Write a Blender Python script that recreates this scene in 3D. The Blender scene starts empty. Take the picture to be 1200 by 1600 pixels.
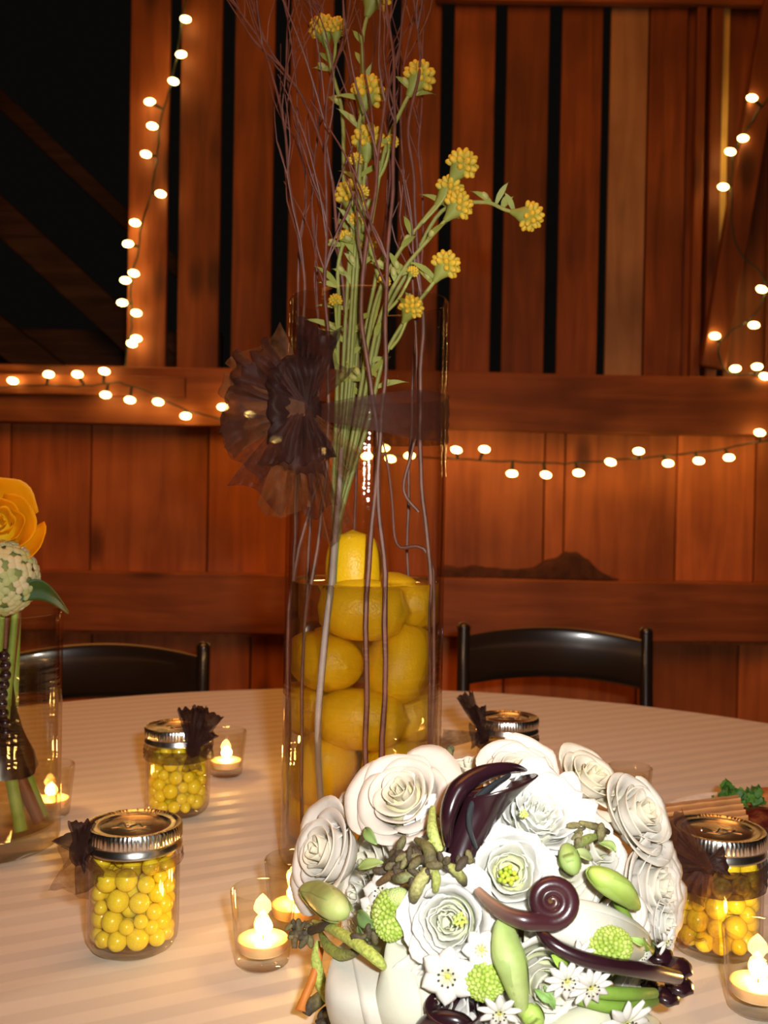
import bpy, math, random
from math import sin, cos, pi, sqrt, radians, exp
from mathutils import Vector, Matrix, noise
random.seed(7)
S = bpy.context.scene
COL = S.collection
# ------------------------------------------------------------------ camera
F = 1600.0
CAM = Vector((0, 0, 1.097))
PITCH, ROLL = radians(0.82), radians(1.0)
FWD = Vector((0, cos(PITCH), -sin(PITCH)))
UP0 = Vector((0, sin(PITCH), cos(PITCH)))
RIGHT = Vector((cos(ROLL), 0, 0)) + UP0 * sin(ROLL)
UPV = Vector((-sin(ROLL), 0, 0)) + UP0 * cos(ROLL)
cd = bpy.data.cameras.new('camera'); cam = bpy.data.objects.new('camera', cd); COL.objects.link(cam)
M = Matrix((RIGHT, UPV, -FWD)).transposed().to_4x4(); M.translation = CAM
cam.matrix_world = M
cd.sensor_fit = 'VERTICAL'; cd.sensor_height = 36; cd.sensor_width = 27; cd.lens = 36
cd.clip_start = 0.02; cd.clip_end = 60
cd.dof.use_dof = True; cd.dof.focus_distance = 0.72; cd.dof.aperture_fstop = 13
S.camera = cam
# ------------------------------------------------------------------ world, lights, exposure
w = bpy.data.worlds.new('night'); S.world = w; w.use_nodes = True
w.node_tree.nodes['Background'].inputs[0].default_value = (0.5, 0.42, 0.33, 1)
w.node_tree.nodes['Background'].inputs[1].default_value = 0.006
def area(name, loc, target, size, power, color, sy=None):
    l = bpy.data.lights.new(name, 'AREA'); l.energy = power; l.color = color; l.shape = 'RECTANGLE'
    l.size = size; l.size_y = sy or size
    o = bpy.data.objects.new(name, l); COL.objects.link(o); o.location = loc
    o.rotation_euler = (Vector(target) - Vector(loc)).to_track_quat('-Z', 'Y').to_euler()
    return o
WARM = (1.0, 0.345, 0.065)
area('warm_fill', (0.0, 1.3, 3.5), (0.0, 1.9, 0.6), 2.2, 23, WARM)  # unseen warm area light added for the ambient level on the table
area('warm_fill', (-0.6, 0.9, 2.9), (-0.1, 3.6, 1.0), 1.6, 19, WARM)  # second unseen light, added to wash the back wall
fl_ = area('camera_flash', (0.055, -0.02, 1.150), (0.10, 0.75, 1.02), 0.035, 3.15, (1.0, 0.97, 0.93), 0.02)
fl_.data.spread = radians(98)
S.view_settings.view_transform = 'Standard'; S.view_settings.look = 'None'
S.view_settings.exposure = 0.0; S.view_settings.gamma = 1.0; S.view_settings.use_curve_mapping = False
S.cycles.max_bounces = 14; S.cycles.transmission_bounces = 12; S.cycles.transparent_max_bounces = 40
S.cycles.glossy_bounces = 6; S.cycles.diffuse_bounces = 3
S.cycles.sample_clamp_indirect = 6; S.cycles.use_denoising = True
# ------------------------------------------------------------------ where a seen point stands
def ray(px, py):
    return FWD + RIGHT * ((px - 600) / F) + UPV * ((800 - py) / F)
def P(px, py, y):
    d = ray(px, py); return CAM + d * (y / d.y)
def H(px, py, z=0.75):
    d = ray(px, py); return CAM + d * ((z - CAM.z) / d.z)
TZ = 0.75
# ------------------------------------------------------------------ mesh builder
LOC = {}
def tag(o, label=None, cat=None, group=None, kind=None):
    if label: o['label'] = label
    if cat: o['category'] = cat
    if group: o['group'] = group
    if kind: o['kind'] = kind
    return o
def empty(name, loc, label=None, cat=None, group=None, kind=None, rz=0):
    o = bpy.data.objects.new(name, None); COL.objects.link(o)
    o.empty_display_size = 0.03; o.location = loc; o.rotation_euler.z = rz
    LOC[o.name] = Vector(loc)
    return tag(o, label, cat, group, kind)
class MB:
    def __init__(s): s.v = []; s.f = []; s.c = []; s.usec = False
    def add(s, vs, fs, col=None):
        n = len(s.v); s.v += [tuple(p) for p in vs]; s.f += [tuple(i + n for i in f) for f in fs]
        if col is None: s.c += [(1, 1, 1)] * len(vs)
        elif isinstance(col, list): s.c += col; s.usec = True
        else: s.c += [col] * len(vs); s.usec = True
        return s
    def box(s, c, size, rot=None):
        c = Vector(c); sx, sy, sz = [q / 2 for q in size]
        vs = [Vector((x, y, z)) for x in (-sx, sx) for y in (-sy, sy) for z in (-sz, sz)]
        if rot is not None: vs = [rot @ p for p in vs]
        return s.add([c + p for p in vs], [(0, 1, 3, 2), (4, 6, 7, 5), (0, 4, 5, 1), (2, 3, 7, 6), (0, 2, 6, 4), (1, 5, 7, 3)])
    def grid(s, fn, nu, nv, col=None, closeu=False):
        vs, fs, cs = [], [], []
        for j in range(nv + 1):
            for i in range(nu + (0 if closeu else 1)):
                u = i / nu; v = j / nv
                vs.append(fn(u, v))
                if callable(col): cs.append(col(u, v))
        W_ = nu if closeu else nu + 1
        for j in range(nv):
            for i in range(nu):
                a = j * W_ + i; b = j * W_ + (i + 1) % W_
                fs.append((a, b, b + W_, a + W_))
        return s.add(vs, fs, cs if callable(col) else col)
    def lathe(s, prof, c=(0, 0, 0), n=32, mat=None, col=None, wob=None):
        c = Vector(c); m = len(prof) - 1
        def fn(u, v):
            r, z = prof[int(round(v * m))]; a = u * 2 * pi
            if wob: r = r * wob(a, z)
            p = Vector((r * cos(a), r * sin(a), z))
            if mat is not None: p = mat @ p
            return c + p
        cc = (lambda u, v: col(v)) if callable(col) else col
        return s.grid(fn, n, m, cc, closeu=True)
    def ball(s, c, r, nu=14, nv=9, mat=None, col=None, warp=None):
        if not hasattr(r, '__len__'): r = (r, r, r)
        c = Vector(c); vs = []; cs = []; fs = []
        def pt(th, a):
            p = Vector((sin(th) * cos(a), sin(th) * sin(a), cos(th)))
            k = warp(p) if warp else 1
            q = Vector((p.x * r[0], p.y * r[1], p.z * r[2])) * k
            if mat is not None: q = mat @ q
            return c + q, p
        q, p = pt(0, 0); vs.append(q); cs.append(col(p) if callable(col) else col)
        for j in range(1, nv):
            for i in range(nu):
                q, p = pt(pi * j / nv, 2 * pi * i / nu); vs.append(q); cs.append(col(p) if callable(col) else col)
        q, p = pt(pi, 0); vs.append(q); cs.append(col(p) if callable(col) else col)
        for i in range(nu): fs.append((0, 1 + i, 1 + (i + 1) % nu))
        for j in range(nv - 2):
            for i in range(nu):
                a = 1 + j * nu + i; b = 1 + j * nu + (i + 1) % nu
                fs.append((a, a + nu, b + nu, b))
        L = len(vs) - 1
        for i in range(nu): fs.append((L, 1 + (nv - 2) * nu + (i + 1) % nu, 1 + (nv - 2) * nu + i))
        return s.add(vs, fs, cs if col is not None else None)
    def tube(s, pts, rad, n=8, col=None, flat=1.0, smooth=0):
        pts = [Vector(p) for p in pts]
        if smooth: pts, rad = spline(pts, rad, smooth)
        if not hasattr(rad, '__len__'): rad = [rad] * len(pts)
        m = len(pts); vs = []; cs = []
        t0 = (pts[1] - pts[0]).normalized()
        ref = Vector((0, 0, 1)) if abs(t0.z) < .9 else Vector((1, 0, 0))
        nrm = t0.cross(ref).normalized()
        for k in range(m):
            t = (pts[min(k + 1, m - 1)] - pts[max(k - 1, 0)])
            t = t.normalized() if t.length > 1e-9 else t0
            nrm = (nrm - t * nrm.dot(t)); nrm = nrm.normalized() if nrm.length > 1e-6 else t.orthogonal().normalized()
            b = t.cross(nrm)
            for i in range(n):
                a = 2 * pi * i / n
                vs.append(pts[k] + (nrm * cos(a) + b * sin(a) * flat) * rad[k])
                if callable(col): cs.append(col(k / (m - 1), a))
        fs = []
        for k in range(m - 1):
            for i in range(n):
                fs.append((k * n + i, k * n + (i + 1) % n, (k + 1) * n + (i + 1) % n, (k + 1) * n + i))
        fs.append(tuple(reversed(range(n)))); fs.append(tuple((m - 1) * n + i for i in range(n)))
        return s.add(vs, fs, cs if callable(col) else col)
    def build(s, name, mat, parent=None, loc=None, smooth=True, bevel=0, solid=0, local=False, ang=50, group=None):
        me = bpy.data.meshes.new(name)
        base = Vector((0, 0, 0))
        if not local:
            if parent is not None: base = LOC[parent.name]
            elif loc is not None: base = Vector(loc)
        me.from_pydata([(p[0] - base.x, p[1] - base.y, p[2] - base.z) for p in s.v], [], s.f)
        if s.usec:
            at = me.color_attributes.new('col', 'FLOAT_COLOR', 'POINT')
            flat = []
            for c in s.c: flat += [c[0], c[1], c[2], 1.0]
            at.data.foreach_set('color', flat)
        me.materials.append(mat)
        me.update()
        if smooth:
            me.polygons.foreach_set('use_smooth', [True] * len(me.polygons))
            if ang: me.set_sharp_from_angle(angle=radians(ang))
        o = bpy.data.objects.new(name, me); COL.objects.link(o)
        if parent is not None:
            o.parent = parent; LOC[o.name] = LOC[parent.name] if not local else Vector((0, 0, 0))
        else:
            o.location = base; LOC[o.name] = base
        if bevel:
            b = o.modifiers.new('bevel', 'BEVEL'); b.width = bevel; b.segments = 2; b.limit_method = 'ANGLE'
        if solid:
            b = o.modifiers.new('solid', 'SOLIDIFY'); b.thickness = solid; b.offset = 0
        return o
def spline(pts, rad, k):
    if not hasattr(rad, '__len__'): rad = [rad] * len(pts)
    out, ro = [], []
    n = len(pts)
    for i in range(n - 1):
        p0, p1, p2, p3 = pts[max(i - 1, 0)], pts[i], pts[i + 1], pts[min(i + 2, n - 1)]
        for j in range(k):
            t = j / k
            out.append(0.5 * ((2 * p1) + (p2 - p0) * t + (2 * p0 - 5 * p1 + 4 * p2 - p3) * t * t + (3 * p1 - p0 - 3 * p2 + p3) * t ** 3))
            ro.append(rad[i] * (1 - t) + rad[i + 1] * t)
    out.append(pts[-1]); ro.append(rad[-1]); return out, ro
def frame(z, x=None):
    z = Vector(z).normalized()
    x = Vector(x) if x is not None else (Vector((0, 0, 1)).cross(z) if abs(z.z) < .95 else Vector((1, 0, 0)))
    x = (x - z * x.dot(z)).normalized(); y = z.cross(x)
    return Matrix((x, y, z)).transposed()
def copy_tree(o, parent=None):
    c = o.copy(); COL.objects.link(c); c.parent = parent
    for ch in list(o.children): copy_tree(ch, c)
    return c
def lerp(a, b, t): return tuple(a[i] * (1 - t) + b[i] * t for i in range(3))
# ------------------------------------------------------------------ materials
def new(name):
    m = bpy.data.materials.new(name); m.use_nodes = True
    nt = m.node_tree; nt.nodes.clear()
    out = nt.nodes.new('ShaderNodeOutputMaterial')
    return m, nt, out
def N(nt, t, **kw):
    n = nt.nodes.new(t)
    for k, v in kw.items():
        if k == 'inp':
            for kk, vv in v.items(): n.inputs[kk].default_value = vv
        else: setattr(n, k, v)
    return n
def pmat(name, color, rough=.5, metal=0, noise_s=0, noise_a=.15, bump=0, bump_s=80, coat=0, spec=.5, attr=False, sss=0, transl=0, stretch=(1, 1, 1), emit=None):
    m, nt, out = new(name); L = nt.links.new
    b = N(nt, 'ShaderNodeBsdfPrincipled')
    b.inputs['Roughness'].default_value = rough; b.inputs['Metallic'].default_value = metal
    b.inputs['Coat Weight'].default_value = coat; b.inputs['Coat Roughness'].default_value = .08
    b.inputs['Specular IOR Level'].default_value = spec
    tc = N(nt, 'ShaderNodeTexCoord'); mp = N(nt, 'ShaderNodeMapping'); mp.inputs['Scale'].default_value = stretch
    L(tc.outputs['Object'], mp.inputs[0])
    if attr:
        a = N(nt, 'ShaderNodeAttribute', attribute_name='col'); src = a.outputs['Color']
    else:
        a = N(nt, 'ShaderNodeRGB'); a.outputs[0].default_value = (*color, 1); src = a.outputs[0]
    nz = N(nt, 'ShaderNodeTexNoise', inp={'Scale': noise_s or 60, 'Detail': 5}); L(mp.outputs[0], nz.inputs['Vector'])
    hs = N(nt, 'ShaderNodeHueSaturation'); mr = N(nt, 'ShaderNodeMapRange', inp={'From Min': .3, 'From Max': .7, 'To Min': 1 - noise_a, 'To Max': 1 + noise_a})
    L(nz.outputs[0], mr.inputs[0]); L(mr.outputs[0], hs.inputs['Value']); L(src, hs.inputs['Color'])
    L(hs.outputs[0], b.inputs['Base Color'])
    if sss:
        b.inputs['Subsurface Weight'].default_value = sss; b.inputs['Subsurface Radius'].default_value = (.01, .006, .003); b.inputs['Subsurface Scale'].default_value = .5
    if bump:
        nb = N(nt, 'ShaderNodeTexNoise', inp={'Scale': bump_s, 'Detail': 3}); L(mp.outputs[0], nb.inputs['Vector'])
        bp = N(nt, 'ShaderNodeBump', inp={'Strength': bump, 'Distance': .002}); L(nb.outputs[0], bp.inputs['Height']); L(bp.outputs[0], b.inputs['Normal'])
    sh = b.outputs[0]
    if transl:
        t = N(nt, 'ShaderNodeBsdfTranslucent'); L(hs.outputs[0], t.inputs[0])
        mx = N(nt, 'ShaderNodeMixShader'); mx.inputs[0].default_value = transl; L(sh, mx.inputs[1]); L(t.outputs[0], mx.inputs[2]); sh = mx.outputs[0]
    L(sh, out.inputs[0])
    return m
def wood(name, axis, dark, light, rough=.62):
    m, nt, out = new(name); L = nt.links.new
    b = N(nt, 'ShaderNodeBsdfPrincipled', inp={'Roughness': rough, 'Specular IOR Level': .35})
    tc = N(nt, 'ShaderNodeTexCoord'); oi = N(nt, 'ShaderNodeObjectInfo')
    mul = N(nt, 'ShaderNodeVectorMath', operation='SCALE'); mul.inputs['Scale'].default_value = 37
    cmb = N(nt, 'ShaderNodeCombineXYZ'); [L(oi.outputs['Random'], cmb.inputs[i]) for i in range(3)]
    L(cmb.outputs[0], mul.inputs[0])
    ad = N(nt, 'ShaderNodeVectorMath', operation='ADD'); L(tc.outputs['Object'], ad.inputs[0]); L(mul.outputs[0], ad.inputs[1])
    mp = N(nt, 'ShaderNodeMapping'); mp.inputs['Scale'].default_value = (14, 14, 1.2) if axis == 'z' else (1.2, 14, 14); L(ad.outputs[0], mp.inputs[0])
    n1 = N(nt, 'ShaderNodeTexNoise', inp={'Scale': 1.6, 'Detail': 7, 'Distortion': .8}); L(mp.outputs[0], n1.inputs['Vector'])
    mp2 = N(nt, 'ShaderNodeMapping'); mp2.inputs['Scale'].default_value = (5, 5, 2.0) if axis == 'z' else (2.0, 5, 5); L(ad.outputs[0], mp2.inputs[0])
    vo = N(nt, 'ShaderNodeTexVoronoi', inp={'Scale': 1.0, 'Randomness': 1}); L(mp2.outputs[0], vo.inputs['Vector'])
    kn = N(nt, 'ShaderNodeMapRange', interpolation_type='SMOOTHSTEP', inp={'From Min': .05, 'From Max': .22, 'To Min': .35, 'To Max': 1}); L(vo.outputs['Distance'], kn.inputs[0])
    n2 = N(nt, 'ShaderNodeTexNoise', inp={'Scale': 2.6, 'Detail': 3}); L(ad.outputs[0], n2.inputs['Vector'])
    cr = N(nt, 'ShaderNodeValToRGB'); cr.color_ramp.elements[0].position = .32; cr.color_ramp.elements[1].position = .68
    cr.color_ramp.elements[0].color = (*dark, 1); cr.color_ramp.elements[1].color = (*light, 1); L(n1.outputs[0], cr.inputs[0])
    m1 = N(nt, 'ShaderNodeMapRange', inp={'From Min': .3, 'From Max': .7, 'To Min': .62, 'To Max': 1.25}); L(n2.outputs[0], m1.inputs[0])
    m2 = N(nt, 'ShaderNodeMapRange', inp={'To Min': .8, 'To Max': 1.18}); L(oi.outputs['Random'], m2.inputs[0])
    p1 = N(nt, 'ShaderNodeMath', operation='MULTIPLY'); L(m1.outputs[0], p1.inputs[0]); L(m2.outputs[0], p1.inputs[1])
    p2 = N(nt, 'ShaderNodeMath', operation='MULTIPLY'); L(p1.outputs[0], p2.inputs[0]); L(kn.outputs[0], p2.inputs[1])
    hs = N(nt, 'ShaderNodeHueSaturation'); L(cr.outputs[0], hs.inputs['Color']); L(p2.outputs[0], hs.inputs['Value'])
    L(hs.outputs[0], b.inputs['Base Color'])
    bp = N(nt, 'ShaderNodeBump', inp={'Strength': .35, 'Distance': .004}); L(n1.outputs[0], bp.inputs['Height']); L(bp.outputs[0], b.inputs['Normal'])
    L(b.outputs[0], out.inputs[0]); return m
def thin_glass(name, tint=(.97, .96, .93), edge=(.55, .42, .25), base=.03, power=3.5, top=.75, rough=.02, efac=4.0, wav=.00002):
    m, nt, out = new(name); L = nt.links.new
    lw = N(nt, 'ShaderNodeLayerWeight'); lw.inputs['Blend'].default_value = .5
    tc = N(nt, 'ShaderNodeTexCoord'); mp = N(nt, 'ShaderNodeMapping'); mp.inputs['Scale'].default_value = (14, 14, 260); L(tc.outputs['Object'], mp.inputs[0])
    nz = N(nt, 'ShaderNodeTexNoise', inp={'Scale': 1.0, 'Detail': 1}); L(mp.outputs[0], nz.inputs['Vector'])
    bp = N(nt, 'ShaderNodeBump', inp={'Strength': 1.0, 'Distance': wav}); L(nz.outputs[0], bp.inputs['Height'])
    pw = N(nt, 'ShaderNodeMath', operation='POWER'); pw.inputs[1].default_value = power; L(lw.outputs['Facing'], pw.inputs[0])
    mr = N(nt, 'ShaderNodeMapRange', inp={'To Min': base, 'To Max': top}); L(pw.outputs[0], mr.inputs[0])
    pe = N(nt, 'ShaderNodeMath', operation='POWER'); pe.inputs[1].default_value = efac; L(lw.outputs['Facing'], pe.inputs[0])
    mc = N(nt, 'ShaderNodeMix', data_type='RGBA'); mc.inputs[6].default_value = (*tint, 1); mc.inputs[7].default_value = (*edge, 1); L(pe.outputs[0], mc.inputs[0])
    t = N(nt, 'ShaderNodeBsdfTransparent'); L(mc.outputs[2], t.inputs[0])
    g = N(nt, 'ShaderNodeBsdfGlossy', inp={'Roughness': rough}); g.inputs['Color'].default_value = (1, 1, 1, 1); L(bp.outputs[0], g.inputs['Normal'])
    mx = N(nt, 'ShaderNodeMixShader'); L(mr.outputs[0], mx.inputs[0]); L(t.outputs[0], mx.inputs[1]); L(g.outputs[0], mx.inputs[2])
    L(mx.outputs[0], out.inputs[0]); return m
def real_glass(name, color=(1, 1, 1), ior=1.33, rough=0.0, mixt=0.0):
    m, nt, out = new(name); L = nt.links.new
    g = N(nt, 'ShaderNodeBsdfGlass', inp={'Roughness': rough, 'IOR': ior}); g.inputs['Color'].default_value = (*color, 1)
    sh = g.outputs[0]
    if mixt:
        t = N(nt, 'ShaderNodeBsdfTransparent'); t.inputs[0].default_value = (*color, 1)
        mx = N(nt, 'ShaderNodeMixShader'); mx.inputs[0].default_value = mixt; L(sh, mx.inputs[1]); L(t.outputs[0], mx.inputs[2]); sh = mx.outputs[0]
    L(sh, out.inputs[0]); return m
def tulle(name, color, alpha, scale=900):
    m, nt, out = new(name); L = nt.links.new
    tc = N(nt, 'ShaderNodeTexCoord')
    vo = N(nt, 'ShaderNodeTexNoise', inp={'Scale': 55, 'Detail': 6, 'Roughness': .7}); L(tc.outputs['Object'], vo.inputs['Vector'])
    mr = N(nt, 'ShaderNodeMapRange', inp={'From Min': .35, 'From Max': .65, 'To Min': max(0, alpha - .2), 'To Max': min(1, alpha + .2)}); L(vo.outputs[0], mr.inputs[0])
    b = N(nt, 'ShaderNodeBsdfPrincipled', inp={'Roughness': .55, 'Sheen Weight': .0, 'Specular IOR Level': .12}); b.inputs['Base Color'].default_value = (*color, 1)
    t = N(nt, 'ShaderNodeBsdfTransparent'); mx = N(nt, 'ShaderNodeMixShader')
    L(mr.outputs[0], mx.inputs[0]); L(t.outputs[0], mx.inputs[1]); L(b.outputs[0], mx.inputs[2]); L(mx.outputs[0], out.inputs[0]); return m
def emis(name, color, strength):
    m, nt, out = new(name)
    e = N(nt, 'ShaderNodeEmission'); e.inputs[0].default_value = (*color, 1); e.inputs[1].default_value = strength
    nt.links.new(e.outputs[0], out.inputs[0]); return m
def cloth_mat(direction):
    m, nt, out = new('damask_cloth'); L = nt.links.new
    b = N(nt, 'ShaderNodeBsdfPrincipled', inp={'Roughness': .7, 'Sheen Weight': .2, 'Specular IOR Level': .3})
    tc = N(nt, 'ShaderNodeTexCoord')
    dt = N(nt, 'ShaderNodeVectorMath', operation='DOT_PRODUCT'); L(tc.outputs['Object'], dt.inputs[0]); dt.inputs[1].default_value = (-direction.y, direction.x, 0)
    ml = N(nt, 'ShaderNodeMath', operation='MULTIPLY'); ml.inputs[1].default_value = 2 * pi / .032; L(dt.outputs['Value'], ml.inputs[0])
    sn = N(nt, 'ShaderNodeMath', operation='SINE'); L(ml.outputs[0], sn.inputs[0])
    sm = N(nt, 'ShaderNodeMapRange', interpolation_type='SMOOTHSTEP', inp={'From Min': -.3, 'From Max': .3}); L(sn.outputs[0], sm.inputs[0])
    c = N(nt, 'ShaderNodeMix', data_type='RGBA'); c.inputs[6].default_value = (.61, .555, .47, 1); c.inputs[7].default_value = (.70, .64, .55, 1); L(sm.outputs[0], c.inputs[0])
    L(c.outputs[2], b.inputs['Base Color'])
    rr = N(nt, 'ShaderNodeMapRange', inp={'To Min': .8, 'To Max': .5}); L(sm.outputs[0], rr.inputs[0]); L(rr.outputs[0], b.inputs['Roughness'])
    nz = N(nt, 'ShaderNodeTexNoise', inp={'Scale': 900, 'Detail': 2}); L(tc.outputs['Object'], nz.inputs['Vector'])
    bp = N(nt, 'ShaderNodeBump', inp={'Strength': .12, 'Distance': .001}); L(nz.outputs[0], bp.inputs['Height']); L(bp.outputs[0], b.inputs['Normal'])
    L(b.outputs[0], out.inputs[0]); return m
WV = wood('barn_wood_vertical_dimmed', 'z', (.15, .040, .011), (.28, .082, .022))  # dimmer light on the upper wall put into the darker board colour
WP = wood('barn_plank_wood_lit', 'z', (.50, .135, .034), (.76, .225, .054))  # brighter light low on the wall put into the plank colour
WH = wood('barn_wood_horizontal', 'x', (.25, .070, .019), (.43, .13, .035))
WPALE = wood('pale_wood', 'z', (.34, .18, .09), (.44, .26, .14))
WSTREAK = wood('light_streak_wood', 'z', (.75, .50, .12), (.95, .66, .2))  # yellow light from a gap, painted as wood colour
WDARK = wood('dark_beam_wood', 'x', (.05, .03, .022), (.12, .07, .05))
FLOORM = wood('floor_wood', 'x', (.10, .06, .04), (.2, .12, .07))
GLASS = thin_glass('clear_glass')
VGLASS = thin_glass('vase_glass', tint=(.96, .95, .92), edge=(.62, .45, .25), base=.035, top=.6, wav=.00022)
WATER = real_glass('water', (1.0, .975, .90), 1.33, mixt=.2)
WATERC = thin_glass('still_water', tint=(.98, .97, .93), edge=(.75, .62, .4), base=.03, top=.6, power=4)
STEEL = pmat('lid_metal', (.72, .69, .64), .24, 1.0, noise_s=30, noise_a=.05)
TULLE = tulle('brown_tulle', (.055, .018, .012), .56)
TULLE2 = tulle('dense_brown_tulle', (.028, .010, .008), .78)
TULLE3 = tulle('sheer_brown_tulle', (.16, .055, .018), .42)
CHAIRM = pmat('chair_lacquer', (.022, .013, .008), .22, coat=1.0, noise_a=.2, noise_s=6)
LEMON = pmat('lemon_skin', (.98, .60, .010), .38, noise_s=25, noise_a=.08, bump=.35, bump_s=420, spec=.5, sss=.1)
CANDY = pmat('yellow_candy', (.95, .72, .03), .22, noise_s=8, noise_a=.12, sss=.15)
ATTR = pmat('plant_colour', (1, 1, 1), .55, attr=True, noise_s=90, noise_a=.12, transl=.12)
PETAL = pmat('petal', (1, 1, 1), .5, attr=True, noise_s=40, noise_a=.03, transl=.34, bump=.3, bump_s=110, spec=.25)
POD = pmat('velvet_pod', (1, 1, 1), .7, attr=True, noise_s=500, noise_a=.35, bump=.4, bump_s=900)
DARKP = pmat('dark_petal', (.022, .006, .010), .27, noise_s=30, noise_a=.35, coat=.35, bump=.08, bump_s=60)
TWIG = pmat('twig_bark', (.17, .055, .036), .5, noise_s=70, noise_a=.35)
WAXM = pmat('wax', (.9, .66, .34), .3, sss=.3)
WICK = pmat('wick', (.02, .015, .01), .9)
FLAME = emis('flame', (1.0, .54, .15), 150)
BULB = emis('bulb_glow', (1.0, .62, .18), 20)
CORD = pmat('green_cord', (.02, .03, .018), .5)
# ------------------------------------------------------------------ the setting
tag(MB().box((0, 2.2, -.03), (9, 7, .06)).build('floor', FLOORM, smooth=False), kind='structure')
WY = 3.60
wall = empty('wall_back', (0, WY, 0), kind='structure')
def wx(px, y=WY, py=400): return P(px, py, y).x
def wz(py, px=600, y=WY): return P(px, py, y).z
rail_top = wz(583); rail_bot = wz(672); low_top = wz(899); low_bot = wz(990)
HEAD = wz(8)
def board(x0, x1, z0, z1, yf, th, name, mat, lean=0, bev=.004):
    mb = MB(); mb.box(((x0 + x1) / 2, yf + th / 2, (z0 + z1) / 2), (x1 - x0, th, z1 - z0))
    return mb.build(name, mat, wall, smooth=False, bevel=bev)
# open slats above the rail
edges = [(200, 261), (279, 343), (363, 425), (450, 516), (534, 604), (621, 684), (704, 768), (786, 852), (872, 935)]
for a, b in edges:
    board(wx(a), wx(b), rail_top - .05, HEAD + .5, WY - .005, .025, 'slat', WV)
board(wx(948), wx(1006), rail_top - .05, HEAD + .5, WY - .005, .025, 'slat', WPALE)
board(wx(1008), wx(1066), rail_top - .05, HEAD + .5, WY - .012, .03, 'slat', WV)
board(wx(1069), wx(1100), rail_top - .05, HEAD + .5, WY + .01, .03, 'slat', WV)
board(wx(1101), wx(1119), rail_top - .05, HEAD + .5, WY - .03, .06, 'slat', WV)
board(wx(1120), wx(1134), rail_top + .3, HEAD + .5, WY + .005, .03, 'slat', WSTREAK)  # thin board added for the streak of light, coloured as if lit
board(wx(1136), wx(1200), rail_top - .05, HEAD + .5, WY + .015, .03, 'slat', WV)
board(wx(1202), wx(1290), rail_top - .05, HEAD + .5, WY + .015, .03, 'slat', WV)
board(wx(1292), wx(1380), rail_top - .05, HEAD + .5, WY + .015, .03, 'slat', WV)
# planks below the rail
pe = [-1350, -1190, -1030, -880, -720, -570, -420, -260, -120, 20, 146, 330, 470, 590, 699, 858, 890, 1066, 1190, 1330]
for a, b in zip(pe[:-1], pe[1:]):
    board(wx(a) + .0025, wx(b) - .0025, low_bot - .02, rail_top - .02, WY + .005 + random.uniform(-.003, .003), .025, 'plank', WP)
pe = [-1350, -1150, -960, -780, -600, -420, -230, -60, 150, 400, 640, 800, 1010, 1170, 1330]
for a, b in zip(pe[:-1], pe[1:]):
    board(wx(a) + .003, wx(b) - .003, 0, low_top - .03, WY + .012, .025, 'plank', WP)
# rails
def rail(z0, z1, yf, th, name='rail', x1=1.75):
    mb = MB(); n = 60; x0 = -4.4
    def sec(k, u):
        x = x0 + (x1 - x0) * u; w_ = noise.noise(Vector((x * 1.7, z0, 0))) * .006
        return [Vector((x, yf, z0 + w_)), Vector((x, yf, z1 + w_ * .6)), Vector((x, yf + th, z1 + w_ * .6)), Vector((x, yf + th, z0 + w_))][k]
    mb.grid(lambda u, v: sec(int(round(u * 4)) % 4, v), 4, n, closeu=True)
    return mb.build(name, WH, wall, ang=30, bevel=.004)
rail(rail_bot, rail_top, WY - .075, .075)
rail(low_bot, low_top, WY - .075, .075)
tag(rail(rail_top - .105, rail_top - .035, WY - .095, .02, 'ledge', wx(300)), None)
board(wx(672), wx(1400), HEAD, HEAD + .2, WY - .05, .035, 'rail', WH)
board(wx(1078), wx(1092), rail_top, HEAD + .5, WY - .035, .04, 'batten', WV)
# diagonal brace at the right
a = P(1112, 575, WY - .05); b = P(1222, -60, WY - .05)
d = (b - a); L_ = d.length
mb = MB(); mb.box((a + b) / 2, (.085, .05, L_), Matrix.Rotation(math.atan2(d.x, d.z), 3, 'Y'))
mb.build('brace', WV, wall, smooth=False, bevel=.005)
# dark timbers outside the opening at the left
shed = empty('timber_frame', (-2.2, 5.2, 0), 'dark diagonal timbers standing in the night beyond the opening', 'timber')
for (q0, q1, wd) in (((-160, 190), (330, 640), .16), ((-200, 370), (180, 660), .16), ((-100, 60), (330, 470), .08)):
    a = P(*q0, 5.2); b = P(*q1, 5.2); d = b - a
    m_ = MB().box((a + b) / 2, (wd, .12, d.length), Matrix.Rotation(math.atan2(d.x, d.z), 3, 'Y'))
    m_.build('diagonal_brace', WDARK, shed, smooth=False, bevel=.008)
MB().box(P(20, 560, 5.4), (2.2, .1, .3)).build('cross_beam', WDARK, shed, smooth=False, bevel=.008)
MB().box(Vector((P(-120, 600, 5.3).x, 5.3, 1.2)), (.18, .15, 2.4)).build('post', WDARK, shed, smooth=False, bevel=.008)
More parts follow.
